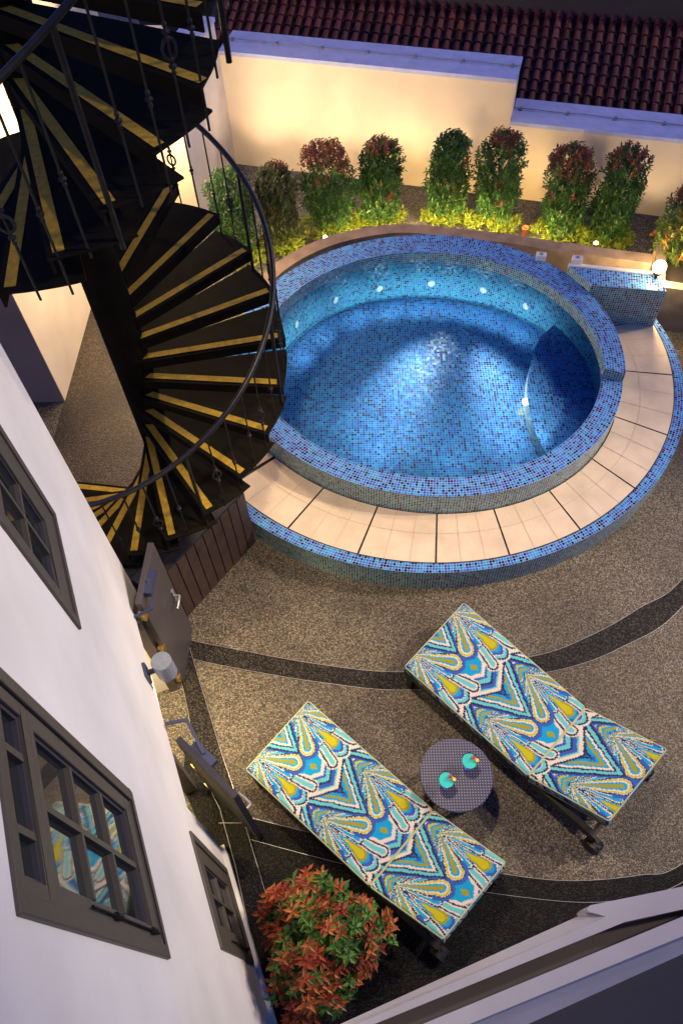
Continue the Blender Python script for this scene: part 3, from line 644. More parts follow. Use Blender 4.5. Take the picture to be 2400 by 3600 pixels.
# red bush in the foreground
bz = .95; c = at(1115,3290,bz)
def big_bush():
    rnd = random.Random(5); t = thing('red_bush', (c[0],c[1],0), 'large bush of glossy orange red leaves beside the house, in the foreground', 'bush'); mb = MB(); Rb = .40
    for _ in range(1150):
        v = rnd.uniform(-1,1); a = rnd.uniform(0,6.28); k = (rnd.random()**.30); s_ = math.sqrt(max(0,1-v*v)); bump = 1+.16*math.sin(3*a+1)+.11*math.sin(5*a+4*v)+.08*math.sin(9*a+7*v)
        d0 = Vector((s_*math.cos(a), s_*math.sin(a), v)); c0 = Vector((c[0], c[1], .62))+Vector((d0.x*Rb*k*bump, d0.y*Rb*k*bump, d0.z*.50*k*bump))
        tw = (d0+Vector((rnd.uniform(-.5,.5), rnd.uniform(-.5,.5), .5+rnd.random()*.5))).normalized()
        red = rnd.random() < (.25+.62*max(0,min(1,(k-.66)/.25))) * (1.0 if math.sin(2.2*a+5*v) > -.55 else .3)
        base = rnd.choice([(.40,.08,.03),(.30,.055,.028),(.46,.16,.045),(.36,.12,.04)]) if red else rnd.choice([(.07,.17,.03),(.12,.26,.05),(.05,.12,.03)])
        for j in range(9):
            aa = j*2.4; o1 = tw.orthogonal().normalized(); o2 = tw.cross(o1); kk = .65+.7*rnd.random()
            d = (o1*math.cos(aa)+o2*math.sin(aa))*(.95 if j < 6 else .4)+tw*(.35 if j < 6 else 1)
            leaf(mb, c0-tw*.010*j, d, .068*rnd.uniform(.6,1.15), .0115, tuple(x*kk for x in base), Vector((0,0,1)))
    mb.build('foliage', 'leaf', t); sb = MB()
    for k in range(9):
        a = k*.7; sb.tube([(c[0]+.03*math.cos(a),c[1]+.03*math.sin(a),0), (c[0]+.12*math.cos(a),c[1]+.12*math.sin(a),.5), (c[0]+.3*math.cos(a),c[1]+.3*math.sin(a),.95)], [.011,.008,.003], 6)
    sb.build('stems', 'bark', t)
big_bush()
# ------------------------------------------------------------------ house on the left
th = R(112); U3 = Vector((math.cos(th), math.sin(th), 0)); N3 = Vector((math.sin(th), -math.cos(th), 0)); HP = Vector((-.70, .03, 0))
def hp(u, z, d=0): return HP+U3*u+N3*d+Vector((0,0,z))
house = thing('house', tuple(hp(1,0)), 'white rendered house with dark timber windows and open doors along the left', 'house')
AX = (U3, N3, Vector((0,0,1)))
def hbox(mb, u0, u1, z0, z1, d0, d1): mb.box(hp((u0+u1)/2, (z0+z1)/2, (d0+d1)/2), (abs(u1-u0), abs(d1-d0), abs(z1-z0)), axes=AX)
UE, HD = 3.12, 1.36                              # far corner of the facade; door head
OU0, OU1 = 1.16, 2.60
cells = []                                       # wall as blocks butted round its openings: (u0,u1,z0,z1)
WIN = [dict(u0=.18,u1=.81,z0=3.04,z1=4.48), dict(u0=1.53,u1=2.18,z0=3.30,z1=4.15), dict(u0=.32,u1=.95,z0=.22,z1=1.56)]
ub = sorted({-3,UE,OU0,OU1}|{w_['u0'] for w_ in WIN}|{w_['u1'] for w_ in WIN}); zb = sorted({0,HD,7.5}|{w_['z0'] for w_ in WIN}|{w_['z1'] for w_ in WIN})
mb = MB()
def hole(u, z): return (OU0 < u < OU1 and z < HD) or any(w_['u0'] < u < w_['u1'] and w_['z0'] < z < w_['z1'] for w_ in WIN)
for z0, z1 in zip(zb, zb[1:]):
    for u0, u1 in zip(ub, ub[1:]):
        if hole((u0+u1)/2, (z0+z1)/2): continue
        mb.face([hp(u0,z0), hp(u1,z0), hp(u1,z1), hp(u0,z1)])
TH = .22
for (u0, u1, z0, z1) in [(w_['u0'],w_['u1'],w_['z0'],w_['z1']) for w_ in WIN]+[(OU0,OU1,0,HD)]:
    for a, b in (((u0,z0),(u0,z1)), ((u0,z1),(u1,z1)), ((u1,z1),(u1,z0)), ((u1,z0),(u0,z0))):
        if z0 == 0 and a[1] == 0 and b[1] == 0: continue
        mb.face([hp(a[0],a[1]), hp(b[0],b[1]), hp(b[0],b[1],-TH), hp(a[0],a[1],-TH)])
mb.face([hp(UE,0), hp(UE,0,-2.2), hp(UE,7.5,-2.2), hp(UE,7.5)])
mb.build('wall', 'white_wall', house)
mb = MB(); hbox(mb, -3, OU0, 0, .10, .0, .03); mb.build('plinth', 'white_wall', house)
mb = MB(); hbox(mb, -3, UE, 7.5, 7.6, -2.2, .3); mb.build('roof', 'roof_dark', house)
mb = MB(); mb.face([hp(OU0-1,0.016,-TH), hp(OU1+.6,.016,-TH), hp(OU1+.6,.016,-2.2), hp(OU0-1,.016,-2.2)]); mb.face([hp(OU0-1,0,-2.2), hp(OU1+.6,0,-2.2), hp(OU1+.6,3,-2.2), hp(OU0-1,3,-2.2)])
mb.build('interior_floor', 'pebble_floor', house)
mb = MB()
for u in (OU0-1, OU1+.6): mb.face([hp(u,0,-TH), hp(u,0,-2.2), hp(u,3,-2.2), hp(u,3,-TH)])
mb.face([hp(OU0-1,2.2,-TH), hp(OU1+.6,2.2,-TH), hp(OU1+.6,2.2,-2.2), hp(OU0-1,2.2,-2.2)]); mb.build('interior_wall', 'white_wall', house)
lamp('POINT', tuple(hp(2.1,1.75,-.9)), 60, (1,.78,.36), None, .1, name='indoor_light')
def window(w_, cols_, rows_, sb, transom=None, bolt=False, lab=None):
    """sb: sash rail widths (low u, high u, bottom, top); transom: height where a row of small lights starts"""
    u0,u1,z0,z1 = w_['u0'],w_['u1'],w_['z0'],w_['z1']; fw = .032; mb = MB()
    hbox(mb,u0-.015,u1+.015,z0-.015,z0+fw,-.09,.014); hbox(mb,u0-.015,u1+.015,z1-fw,z1+.015,-.09,.014)
    hbox(mb,u0-.015,u0+fw,z0+fw,z1-fw,-.09,.014); hbox(mb,u1-fw,u1+.015,z0+fw,z1-fw,-.09,.014)
    o = mb.build('window', 'window_paint', house, bevel=.004)
    if lab: o['label'] = lab
    a0,a1,b0,b1 = u0+fw+.004,u1-fw-.004,z0+fw+.004,z1-fw-.004
    sashes = [(a0,a1,b0,b1,[i/cols_ for i in range(1,cols_)],rows_,sb)]
    if transom: sashes = [(a0,a1,b0,transom-.004,[i/cols_ for i in range(1,cols_)],rows_,sb), (a0,a1,transom+.004,b1,[.26,.72],1,(.045,.045,.05,.012))]
    for (p0,p1,q0,q1,cf,nr,(s0,s1,s2,s3)) in sashes:
        s = MB()
        hbox(s,p0,p1,q0,q0+s2,-.026,.004); hbox(s,p0,p1,q1-s3,q1,-.026,.004); hbox(s,p0,p0+s0,q0+s2,q1-s3,-.026,.004); hbox(s,p1-s1,p1,q0+s2,q1-s3,-.026,.004)
        c0,c1,d0,d1 = p0+s0,p1-s1,q0+s2,q1-s3
        s.build('sash', 'window_paint', o, bevel=.004)
        # dark inner moulding round the glass
        im = MB(); e = .012
        hbox(im,c0,c1,d0,d0+e,-.026,-.008); hbox(im,c0,c1,d1-e,d1,-.026,-.008); hbox(im,c0,c0+e,d0+e,d1-e,-.026,-.008); hbox(im,c1-e,c1,d0+e,d1-e,-.026,-.008)
        im.build('bead', 'window_dark', o)
        us = [c0+(c1-c0)*f for f in cf]; h_ = .011
        for u in us: gb = MB(); hbox(gb,u-h_,u+h_,d0+e,d1-e,-.024,-.003); gb.build('glazing_bar', 'window_paint', o)
        ed = [c0+e]+[x for u in us for x in (u-h_,u+h_)]+[c1-e]
        for j in range(1,nr):
            z = d0+(d1-d0)*j/nr
            gb = MB(); hbox(gb,c0+e,c1-e,z-h_,z+h_,-.0235,-.0025); gb.build('glazing_bar', 'window_paint', o)
        pn = MB(); pn.face([hp(c0,d0,-.022), hp(c1,d0,-.022), hp(c1,d1,-.022), hp(c0,d1,-.022)]); pn.build('pane', 'pane_glass', o)
    if bolt:
        bb = MB(); uu = u0+fw+.035; zc = z0+.08
        bb.tube([hp(uu,zc,.012), hp(uu,zc+.95*(z1-z0)*.6,.012)], .0045, 8)
        for q in (.08,.62):
            zz = zc+q*(z1-z0)*.6; bb.tube([hp(uu,zz,.014), hp(uu,zz+.055,.014)], .011, 10)
        bb.build('bolt', 'iron_black', o)
window(WIN[0],2,3,(.055,.06,.10,.03),4.21,True,'big upper window, nearest the camera'); window(WIN[1],2,2,(.05,.14,.16,.03),None,False,'upper window further along the facade, cut by the left edge'); window(WIN[2],2,2,(.10,.10,.16,.2),None,True,'dark ground floor window beside the red bush')
# doors
def door(hinge, free, h, label, front):
    hv, fv = Vector((*hinge,0)), Vector((*free,0)); ax = (fv-hv).normalized(); nn_ = Vector((-ax.y, ax.x, 0))*front; w_ = (fv-hv).length; X = (ax, nn_, Vector((0,0,1)))
    mb = MB(); mb.box((hv+fv)/2+Vector((0,0,h/2+.01)), (w_,.045,h), axes=X); d = mb.build('door', 'door_paint', house, bevel=.003); d['label'] = label
    mb = MB(); b = hv+ax*w_*.88+Vector((0,0,h*.52)); mb.box(b+nn_*.028, (.035,.01,.17), axes=X); mb.tube([b+nn_*.03, b+nn_*.075], .009, 8)
    mb.tube([b+nn_*.075, b+nn_*.078-ax*.05, b+nn_*.075-ax*.12+Vector((0,0,-.008))], [.009,.011,.008], 8); mb.build('handle', 'trim_metal', d)
    for z in (.1,.5,.9):
        mb = MB(); mb.box(hv-ax*.012+Vector((0,0,h*z)), (.05,.05,.09), axes=X); mb.build('hinge', 'brass', d)
    mb = MB(); b = hv+ax*w_*.36+nn_*.05+Vector((0,0,h-.02)); mb.box(b, (.20,.055,.06), axes=X)
    mb.build('door_closer', 'closer_blue', d)
    return d, b, ax, nn_
hz = 1.52
h1 = at(640,2400,0)[:2]; f1 = at(670,2212,0)[:2]
d1, b1, ax1, n1 = door(h1, f1, hz, 'door leaf folded back beside the timber platform', -1)
f2 = at(920,2950,0)[:2]; h2 = at(628,2600,1.34)[:2]
d2, b2, ax2, n2 = door(h2, f2, 1.36, 'door leaf standing open at right angles, seen on edge', 1)
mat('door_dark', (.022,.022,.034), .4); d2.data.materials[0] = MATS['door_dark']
for d, b, e1, att in ((d1, b1, at(535,2138,1.42), at(467,2172,1.42)), (d2, b2, at(655,2530,1.42), at(585,2545,1.42))):
    mb = MB(); z = 1.40
    for a_, c_ in ((b+Vector((0,0,.045)), Vector(e1)), (Vector(e1), Vector(att))):
        dd_ = (c_-a_); mb.box((a_+c_)/2, (dd_.length+.02,.022,.012), axes=(dd_.normalized(), Vector((-dd_.normalized().y, dd_.normalized().x, 0)).normalized(), Vector((0,0,1))))
    mb.build('closer_arm', 'closer_blue', d)
mb = MB(); hbox(mb, 1.66,1.72, 0, HD-.003, -.16, -.06); mb.build('door_post', 'door_paint', house)
mb = MB(); hbox(mb, OU1-.04,OU1-.003, 0, HD-.003, -.05, .02); mb.build('door_frame', 'brass' if False else 'door_paint', house)
# wall lamp (cylinder)
lp = hp(2.02, 1.62, 0); wl = thing('wall_lamp', tuple(lp), 'grey cylinder wall lamp on a bracket above the open doors', 'lamp')
c0 = lp+N3*.13
mb = MB(); mb.box(lp+N3*.012, (.10,.02,.14), axes=AX); mb.tube([lp+N3*.02, lp+N3*.09], .02, 10); mb.build('bracket', 'closer_blue', wl)
mb = MB(); mb.lathe(tuple(c0), [(0,.10),(.064,.10),(.068,.095),(.068,-.10),(.062,-.10),(.06,-.06),(0,-.06)], 28); mb.build('housing', 'lamp_grey', wl)
lamp('SPOT', tuple(c0+Vector((0,0,-.11))), 22, WARM, tuple(c0+Vector((.0,0,-2))), .04, 110, .8, 'wall_lamp_light')
# ------------------------------------------------------------------ spiral stair
SX, SY = -1.825, 4.39
stair = thing('spiral_staircase', (SX, SY, 0), 'black iron spiral staircase with yellow grip strips on its treads', 'staircase')
mb = MB(); mb.tube([(SX,SY,0), (SX,SY,6.0)], .15, 28); mb.build('centre_pole', 'iron_tread', stair, smooth=False)
def rot(a, r, o): c, s = math.cos(a), math.sin(a); return (SX+r*c-o*s, SY+r*s+o*c)
def tread(a, z, ro, da, off=-.07, ri=.11, back=-.045, shrink=0):
    out = ro+.04; n = 6; poly = [rot(a, .06, off-.062), rot(a, out, off-.062)]
    e = a+da+back
    a_s = a+math.atan2(off-.062, out)
    for i in range(1, n+1): t = a_s+(e-a_s)*i/n; o_ = out*(1-shrink*i/n); poly.append((SX+o_*math.cos(t), SY+o_*math.sin(t)))
    poly.append((SX+.08*math.cos(e), SY+.08*math.sin(e)))
    mb = MB(); mb.prism(poly, z-.012, z)
    p0, p1 = Vector((*rot(a,.09,off-.060), z-.05)), Vector((*rot(a,out-.004,off-.060), z-.05)); dd_ = (p1-p0).normalized()
    mb.box((p0+p1)/2+Vector((-dd_.y,dd_.x,0))*.008+Vector((0,0,-.0)), ((p1-p0).length,.012,.072), axes=(dd_, Vector((-dd_.y,dd_.x,0)), Vector((0,0,1))))
    o = mb.build('tread', 'iron_tread', stair)
    if True:
        mb = MB(); mb.face([(*rot(a,ri,off-.032),z+.004), (*rot(a,ro,off-.032),z+.004), (*rot(a,ro,off+.025),z+.004), (*rot(a,ri,off+.025),z+.004)]); mb.build('grip_strip', 'grip_yellow', o)
    return o
LOWZ = lambda t: .93+.175*(t+1.837)/.29
UPZ = lambda t: 3.98+.17*(t+1.419)/.195
for k in range(-5, 14):
    a = -1.837+.29*k; tread(a, .93+.175*k, 1.206, .29)
for k in range(0, 8):
    a = -1.419+.195*k; tread(a, 3.98+.17*k*1.0, (1.47,1.5,1.5,1.5,1.5,1.30,1.24,1.2)[k], .195 if k < 7 else .3, back=.0, shrink=(0,0,.01,.06,.14,.05,.04,.03)[k])
# landing and the treads between
def sector(a0, a1, r0, r1, z, name, n=14):
    poly = [(SX+r0*math.cos(a0), SY+r0*math.sin(a0))]+[(SX+r1*math.cos(a0+(a1-a0)*i/n), SY+r1*math.sin(a0+(a1-a0)*i/n)) for i in range(n+1)]+[(SX+r0*math.cos(a1), SY+r0*math.sin(a1))]
    mb = MB(); mb.prism(poly, z-.03, z); return mb.build(name, 'iron_tread', stair)
sector(R(121), R(196), .1, 1.30, 3.36, 'landing')
for i, (a, z) in enumerate(((204,3.46),(221,3.60),(236,3.72),(250,3.82),(264,3.90))): tread(R(a), z, 1.30, R(15)+.05)
# handrail
UPR = lambda t: 1.53-.40*max(0, t+.78)
def rail(t0_, t1_, r, zf, hh, nm='handrail', rad=.020):
    n = int((t1_-t0_)/.06); rf = r if callable(r) else (lambda t: r); pts = [(SX+rf(t)*math.cos(t), SY+rf(t)*math.sin(t), zf(t)+hh) for t in np.linspace(t0_, t1_, n)]
    mb = MB(); mb.tube(pts, rad, 10); mb.build(nm, 'iron_rail', stair, smooth=True)
rail(-3.3, 1.75, 1.225, LOWZ, .78); rail(-1.75, -.05, UPR, UPZ, .80, rad=.016)
def baluster(t, r, zf, hh, thick=False, orn=0):
    x, y = SX+r*math.cos(t), SY+r*math.sin(t); z0, z1 = zf, zf+hh; w_ = .015 if thick else .0068
    mb = MB(); mb.tube([(x,y,z0-.05), (x,y,z1)], w_, 8 if thick else 6)
    if not thick:
        for q in ((.42,) if orn == 0 else (.36,.52)):
            zc = z0+(z1-z0)*q
            for dz, rr_ in ((-.026,.011),(0,.018),(.026,.011)): mb.lathe((x,y,zc+dz), [(.006,-.013),(rr_,-.004),(rr_,.004),(.006,.013)], 10)
        if orn:                                  # forged ring
            zc = z0+(z1-z0)*.44; tx, ty = -math.sin(t), math.cos(t)
            mb.tube([(x+tx*.034*math.cos(a_), y+ty*.034*math.cos(a_), zc+.042*math.sin(a_)) for a_ in np.linspace(0, 2*math.pi, 16)[:-1]], .008, 6, closed=True)
    mb.build('newel_post' if thick else 'baluster', 'iron_black', stair)
k = 0
for kt in range(-5, 12):
    for f_ in (.15, .62):
        t = -1.837+.29*(kt+f_); baluster(t, 1.225, .93+.175*kt, LOWZ(t)+.78-(.93+.175*kt), thick=(k % 6 == 3), orn=(k % 3 == 1)); k += 1
for kt in range(0, 7):
    for f_ in (.2, .72):
        t = -1.419+.195*(kt+f_); baluster(t, UPR(t), 3.98+.17*kt, UPZ(t)+.80-(3.98+.17*kt), thick=(k % 6 == 1), orn=(k % 3 == 1)); k += 1
# timber platform below the stair
pf = thing('timber_platform', (-1.6, 3.6, 0), 'dark slatted timber platform under the foot of the spiral stair', 'platform')
ca, cb = np.array(at(900,1904,0)[:2]), np.array(at(640,2190,0)[:2]); dv = _norm(cb-ca); nv_ = np.array([dv[1], -dv[0]])   # nv_: into the court?
if nv_@np.array([-1.8-ca[0], 4.4-ca[1]]) > 0: nv_ = -nv_
Ln = np.linalg.norm(cb-ca)+.15; PZ = .84; npk = 11
for i in range(npk):
    a = ca+dv*(Ln*i/npk+.006); b = ca+dv*(Ln*(i+1)/npk-.006); mb = MB()
    mb.prism([tuple(a), tuple(b), tuple(b-nv_*.03), tuple(a-nv_*.03)], 0, PZ); mb.build('front_plank', 'timber_dark', pf)
mb = MB(); a, b = ca-nv_*.034, ca+dv*Ln-nv_*.034; mb.prism([tuple(a), tuple(b), tuple(b-nv_*.02), tuple(a-nv_*.02)], 0, PZ-.01); mb.build('backing', 'joint_black', pf)
for i in range(4):
    a = ca-nv_*(.004+.104*i); b = ca+dv*Ln-nv_*(.004+.104*i); mb = MB(); ex = 0
    mb.prism([tuple(a), tuple(b), tuple(b-nv_*.096), tuple(a-nv_*.096)], PZ+.003, PZ+.028); mb.build('deck_board', 'timber_deck', pf)
# ------------------------------------------------------------------ feather print
NAVY=(.014,.022,.10); BLUE=(.03,.095,.42); CYAN=(.0,.30,.62); LCY=(.12,.48,.56); PINK=(.64,.59,.52); YEL=(.46,.43,.010); OLI=(.30,.27,.015)
def jag(x, s): return (np.abs(((x*s) % 1)-.5)-.25)*4
def feather(X, Y):
    n1 = np.sin(X*41+Y*13)*.5+np.sin(X*97-Y*31+1.3)*.3+np.sin(Y*83+X*17)*.3
    n2 = np.sin(Y*19+X*7)*.6+np.sin(Y*47-X*11)*.4
    Xj = X+.004*jag(Y+.2*X, 47)+.003*n1+.005*n2; Yj = Y+.0065*jag(X+.13*Y, 41)+.004*n1
    x = np.abs(((Xj+.335) % .67)-.335); y = ((Yj+.36) % .97)-.36
    out = np.zeros(X.shape+(3,)); out[:] = PINK
    def put(mask, c): out[mask] = c
    def bands(mask, v, lst):
        for lo, hi, c in lst: put(mask & (v >= lo) & (v < hi), c)
    def cyc(mask, v, w, seq):
        k = np.floor(v/w).astype(int) % len(seq)
        for i, c in enumerate(seq): put(mask & (k == i), c)
    allm = np.ones_like(x, bool)
    # rays spreading from the fan base
    ang = np.degrees(np.arctan2(.335-x, y+.345)); 
    cyc(allm, ang+3.2, 2.9, [LCY, NAVY, CYAN, PINK, BLUE, NAVY, LCY, CYAN, PINK, BLUE, YEL, NAVY])
    # next row's rays rise to meet them
    v4 = y+.62*(x-.335)
    cyc((y > .33) & (x > .12), v4, .027, [OLI, CYAN, NAVY, PINK, LCY, NAVY, PINK, BLUE, YEL, CYAN])
    # chevrons on the axis
    v = y+1.65*x; vv = np.where(y > .3, v-.97, v)
    bands(allm, v, ((-.6,-.30,CYAN),(-.40,-.375,PINK),(-.375,-.345,NAVY),(-.345,-.30,BLUE),(-.30,-.265,CYAN),(-.265,-.215,OLI),(-.215,-.18,CYAN),(-.18,-.135,PINK),(-.135,-.105,NAVY),(-.105,-.05,LCY),(-.05,-.01,NAVY),(-.01,.02,BLUE)))
    bands((y > .3), v-.97+.0, ((-.47,-.44,NAVY),(-.44,-.38,BLUE),(-.38,-.345,NAVY),(-.345,-.285,CYAN),(-.285,-.235,OLI),(-.235,-.19,CYAN),(-.19,-.15,PINK),(-.15,-.12,NAVY),(-.12,-.06,LCY),(-.06,-.01,NAVY),(-.01,.02,BLUE)))
    # cyan field and shallow W bands under the loops
    v2 = y+.62*x
    low = (y > .0) & (x < .30) & (v2 < .56) & (v > .02)
    bands(low, v2, ((0,.28,CYAN),(.28,.325,PINK),(.325,.355,BLUE),(.355,.405,LCY),(.405,.43,NAVY),(.43,.475,BLUE),(.475,.495,LCY),(.495,.535,PINK),(.535,.56,NAVY)))
    put((x/.036+np.abs(y-.187)/.05) < 1, OLI)
    def cap(ax, ay, bx, by):
        dx, dy = bx-ax, by-ay; t = np.clip(((x-ax)*dx+(y-ay)*dy)/(dx*dx+dy*dy), 0, 1); return np.hypot(x-ax-t*dx, (y-ay-t*dy)), t
    # scalloped eye feather straight under the fan base
    d, t = cap(.335,-.10,.335,.16); 
    rr_ = (.03+.165*t**1.1)*(1+.10*np.cos(np.arctan2(x-.335, y-.16)*5)*(y > .16)); q = d/rr_; sel = y > -.30
    for th_, c in ((1.10,PINK),(1.0,NAVY),(.90,LCY),(.74,PINK),(.70,BLUE),(.52,CYAN)): put(sel & (q < th_), c)
    d, t = cap(.335,-.07,.335,.165); rr_ = .006+.062*t**1.3; q = d/rr_
    for th_, c in ((1.0,OLI),(.62,YEL)): put(q < th_, c)
    # long finger
    d, t = cap(.335,-.345,.17,.31); rf = .014+.030*t; q = d/rf
    for th_, c in ((1.75,PINK),(1.45,NAVY),(1.0,PINK),(.6,LCY)): put(q < th_, c)
    d, t = cap(.325,-.31,.245,.06); rf = .006+.016*t; q = d/rf
    for th_, c in ((2.0,NAVY),(1.35,PINK),(.8,CYAN)): put(q < th_, c)
    # loop
    d, t = cap(.335,-.345,.108,.0); rf = .012+.075*t; q = d/rf
    put((d < rf+.045) & (t > .8) & (v > -.02), BLUE)
    for th_, c in ((1.10,NAVY),(1.0,PINK),(.93,YEL),(.72,PINK),(.52,CYAN),(.27,OLI)): put(q < th_, c)
    return out
def lounger(A, B, Cc, D, Ee, Ff, label, group):
    """A,B head corners; Cc,D fold corners; Ee,Ff raised end corners (B-Cc-Ee right side)"""
    A,B,Cc,D,Ee,Ff = [Vector(p) for p in (A,B,Cc,D,Ee,Ff)]
    t = thing('sun_lounger', ((A.x+Cc.x)/2, (A.y+Cc.y)/2, 0), label, 'sun lounger', group)
    W_ = (B-A).length
    def cushion(P0, P1, P2, P3, nm, ystart, thick):   # P0,P1 near edge; P3,P2 far edge
        Lw = (P1-P0).length; Ll = (P3-P0).length; nrm_ = (P1-P0).cross(P3-P0).normalized(); nrm_ = nrm_ if nrm_.z > 0 else -nrm_
        nu, nv2 = int(Lw/.0058), int(Ll/.0058); sd = thick; pad = int(sd/.0105); mb = MB()
        us = [(-pad+i) for i in range(nu+2*pad+1)]; vs = [(-pad+i) for i in range(nv2+2*pad+1)]
        def pos(i, j):
            u = min(max(i/nu,0),1); v = min(max(j/nv2,0),1); drop = max(0, -i, i-nu)+max(0, -j, j-nv2)
            p = P0*(1-u)*(1-v)+P1*u*(1-v)+P2*u*v+P3*(1-u)*v
            eu = min(u, 1-u)*Lw; ev = min(v, 1-v)*Ll; rnd_ = .022; dz = 0
            for e in (eu, ev):
                if e < rnd_: dz -= (1-math.sqrt(max(0, 1-(1-e/rnd_)**2)))*rnd_*.8
            p = p+nrm_*dz
            p = p+nrm_*.004*math.sin(u*5+v*9)*min(1,min(eu,ev)/.08)
            return p-nrm_*min(drop, pad)*(sd/pad)
        G = [[pos(i, j) for i in us] for j in vs]
        ii = np.array([(us[i]+.5)/nu*Lw for i in range(len(us)-1)]); jj = np.array([(vs[j]+.5)/nv2*Ll for j in range(len(vs)-1)])
        XX, YY = np.meshgrid((ii-Lw/2)/W_, jj/W_+ystart); colr = feather(XX, YY)
        base = len(mb.v); nI = len(us)
        for row in G: mb.v += [tuple(p) for p in row]
        for j in range(len(vs)-1):
            for i in range(len(us)-1):
                outi = us[i] < 0 or us[i] >= nu; outj = vs[j] < 0 or vs[j] >= nv2
                if outi and outj: continue
                mb.f.append((base+j*nI+i, base+j*nI+i+1, base+(j+1)*nI+i+1, base+(j+1)*nI+i)); mb.uv.append([(0,0)]*4); mb.c.append(tuple(colr[j,i]))
        ob_ = mb.build(nm, 'fabric', t, smooth=False)
        pm = MB(); o_ = nrm_*-.012; q_ = [P0+o_, P1+o_, P2+o_, P3+o_]; pts_ = []
        for k_ in range(4):
            a_, b_ = q_[k_], q_[(k_+1) % 4]; pts_ += [a_+(b_-a_)*f_ for f_ in (.012, .25, .5, .75, .988)]
        pm.tube(pts_, .0055, 6, closed=True); pm.build('piping', 'piping', ob_)
        return ob_
    Y0 = -.345
    cushion(A, B, Cc, D, 'seat_cushion', Y0, .075)
    gap = (Cc-B).normalized()*.006
    cushion(D+gap, Cc+gap, Ee, Ff, 'back_cushion', Y0+(D-A).length/W_+.01, .075)
    ax = (D-A).normalized(); ay = (B-A).normalized(); up = Vector((0,0,1)); nb = (Ee-Cc).normalized()
    AXs = (ax, ay, up); zt = A.z-.078
    flen = (D-A).length+(Ff-D).length*.98
    mb = MB()
    for s_ in (.025, W_-.025):
        p = A+ay*s_; mb.box(Vector((p.x,p.y,zt-.055))+ax*flen/2, (flen,.045,.09), axes=AXs)
    for s_ in (.02, flen-.02, (D-A).length): p = A+ay*W_/2+ax*s_; mb.box((p.x,p.y,zt-.05), (.04,W_-.1,.07), axes=AXs)
    mb.box(Vector((A.x,A.y,zt-.008))+ax*(D-A).length/2+ay*W_/2, ((D-A).length-.03,W_-.02,.012), axes=AXs)
    mb.build('frame', 'frame_black', t)
    mb = MB(); c_ = (D+Cc+Ee+Ff)/4-up*.092; bl = (Ff-D).length; axb = (Ff-D).normalized(); mb.box(c_, (bl*.98,W_-.03,.022), axes=(axb, ay, axb.cross(ay))); 
    q = D+(Ff-D)*.7; mb.tube([Vector((q.x,q.y,q.z-.1))+ay*.1, Vector((q.x,q.y,zt-.05))+ay*.1-ax*.12], .009, 6); mb.tube([Vector((q.x,q.y,q.z-.1))+ay*(W_-.1), Vector((q.x,q.y,zt-.05))+ay*(W_-.1)-ax*.12], .009, 6)
    mb.build('back_frame', 'frame_black', t)
    for s_ in (.03, W_-.03):
        p = A+ay*s_+ax*.06; mb = MB(); mb.box((p.x,p.y,(zt-.1)/2), (.05,.045,zt-.1), axes=AXs); mb.build('leg', 'frame_black', t)
        p = A+ay*s_+ax*(flen+.03); 
        for k_ in (-.028, .028):
            mb = MB(); cc_ = Vector((p.x,p.y,.07))+ay*k_; mb.tube([cc_-ay*.017, cc_+ay*.017], .068, 20); mb.tube([cc_-ay*.02, cc_+ay*.02], .02, 10); mb.build('wheel', 'frame_black', t)
        mb = MB(); mb.box((p.x,p.y,.10), (.10,.022,.06), axes=AXs); mb.box((p.x-ax.x*.03,p.y-ax.y*.03,.17), (.04,.03,.14), axes=AXs); mb.build('wheel_bracket', 'frame_black', t)
    return t
z1_, z2_ = .38, .52
lounger(at(864,2704,z1_), at(1083,2463,z1_), at(1520,2846,z1_), at(1298,3113,z1_), at(1775,3030,z2_), at(1556,3300,z2_),
        'feather print sun lounger nearest the house and the red bush', 'sun loungers on the pool terrace')
lounger(at(1422,2342,z1_), at(1630,2118,z1_), at(2057,2486,z1_), at(1855,2725,z1_), at(2342,2632,z2_), at(2140,2885,z2_),
        'feather print sun lounger nearer the pool step, right of the round table', 'sun loungers on the pool terrace')
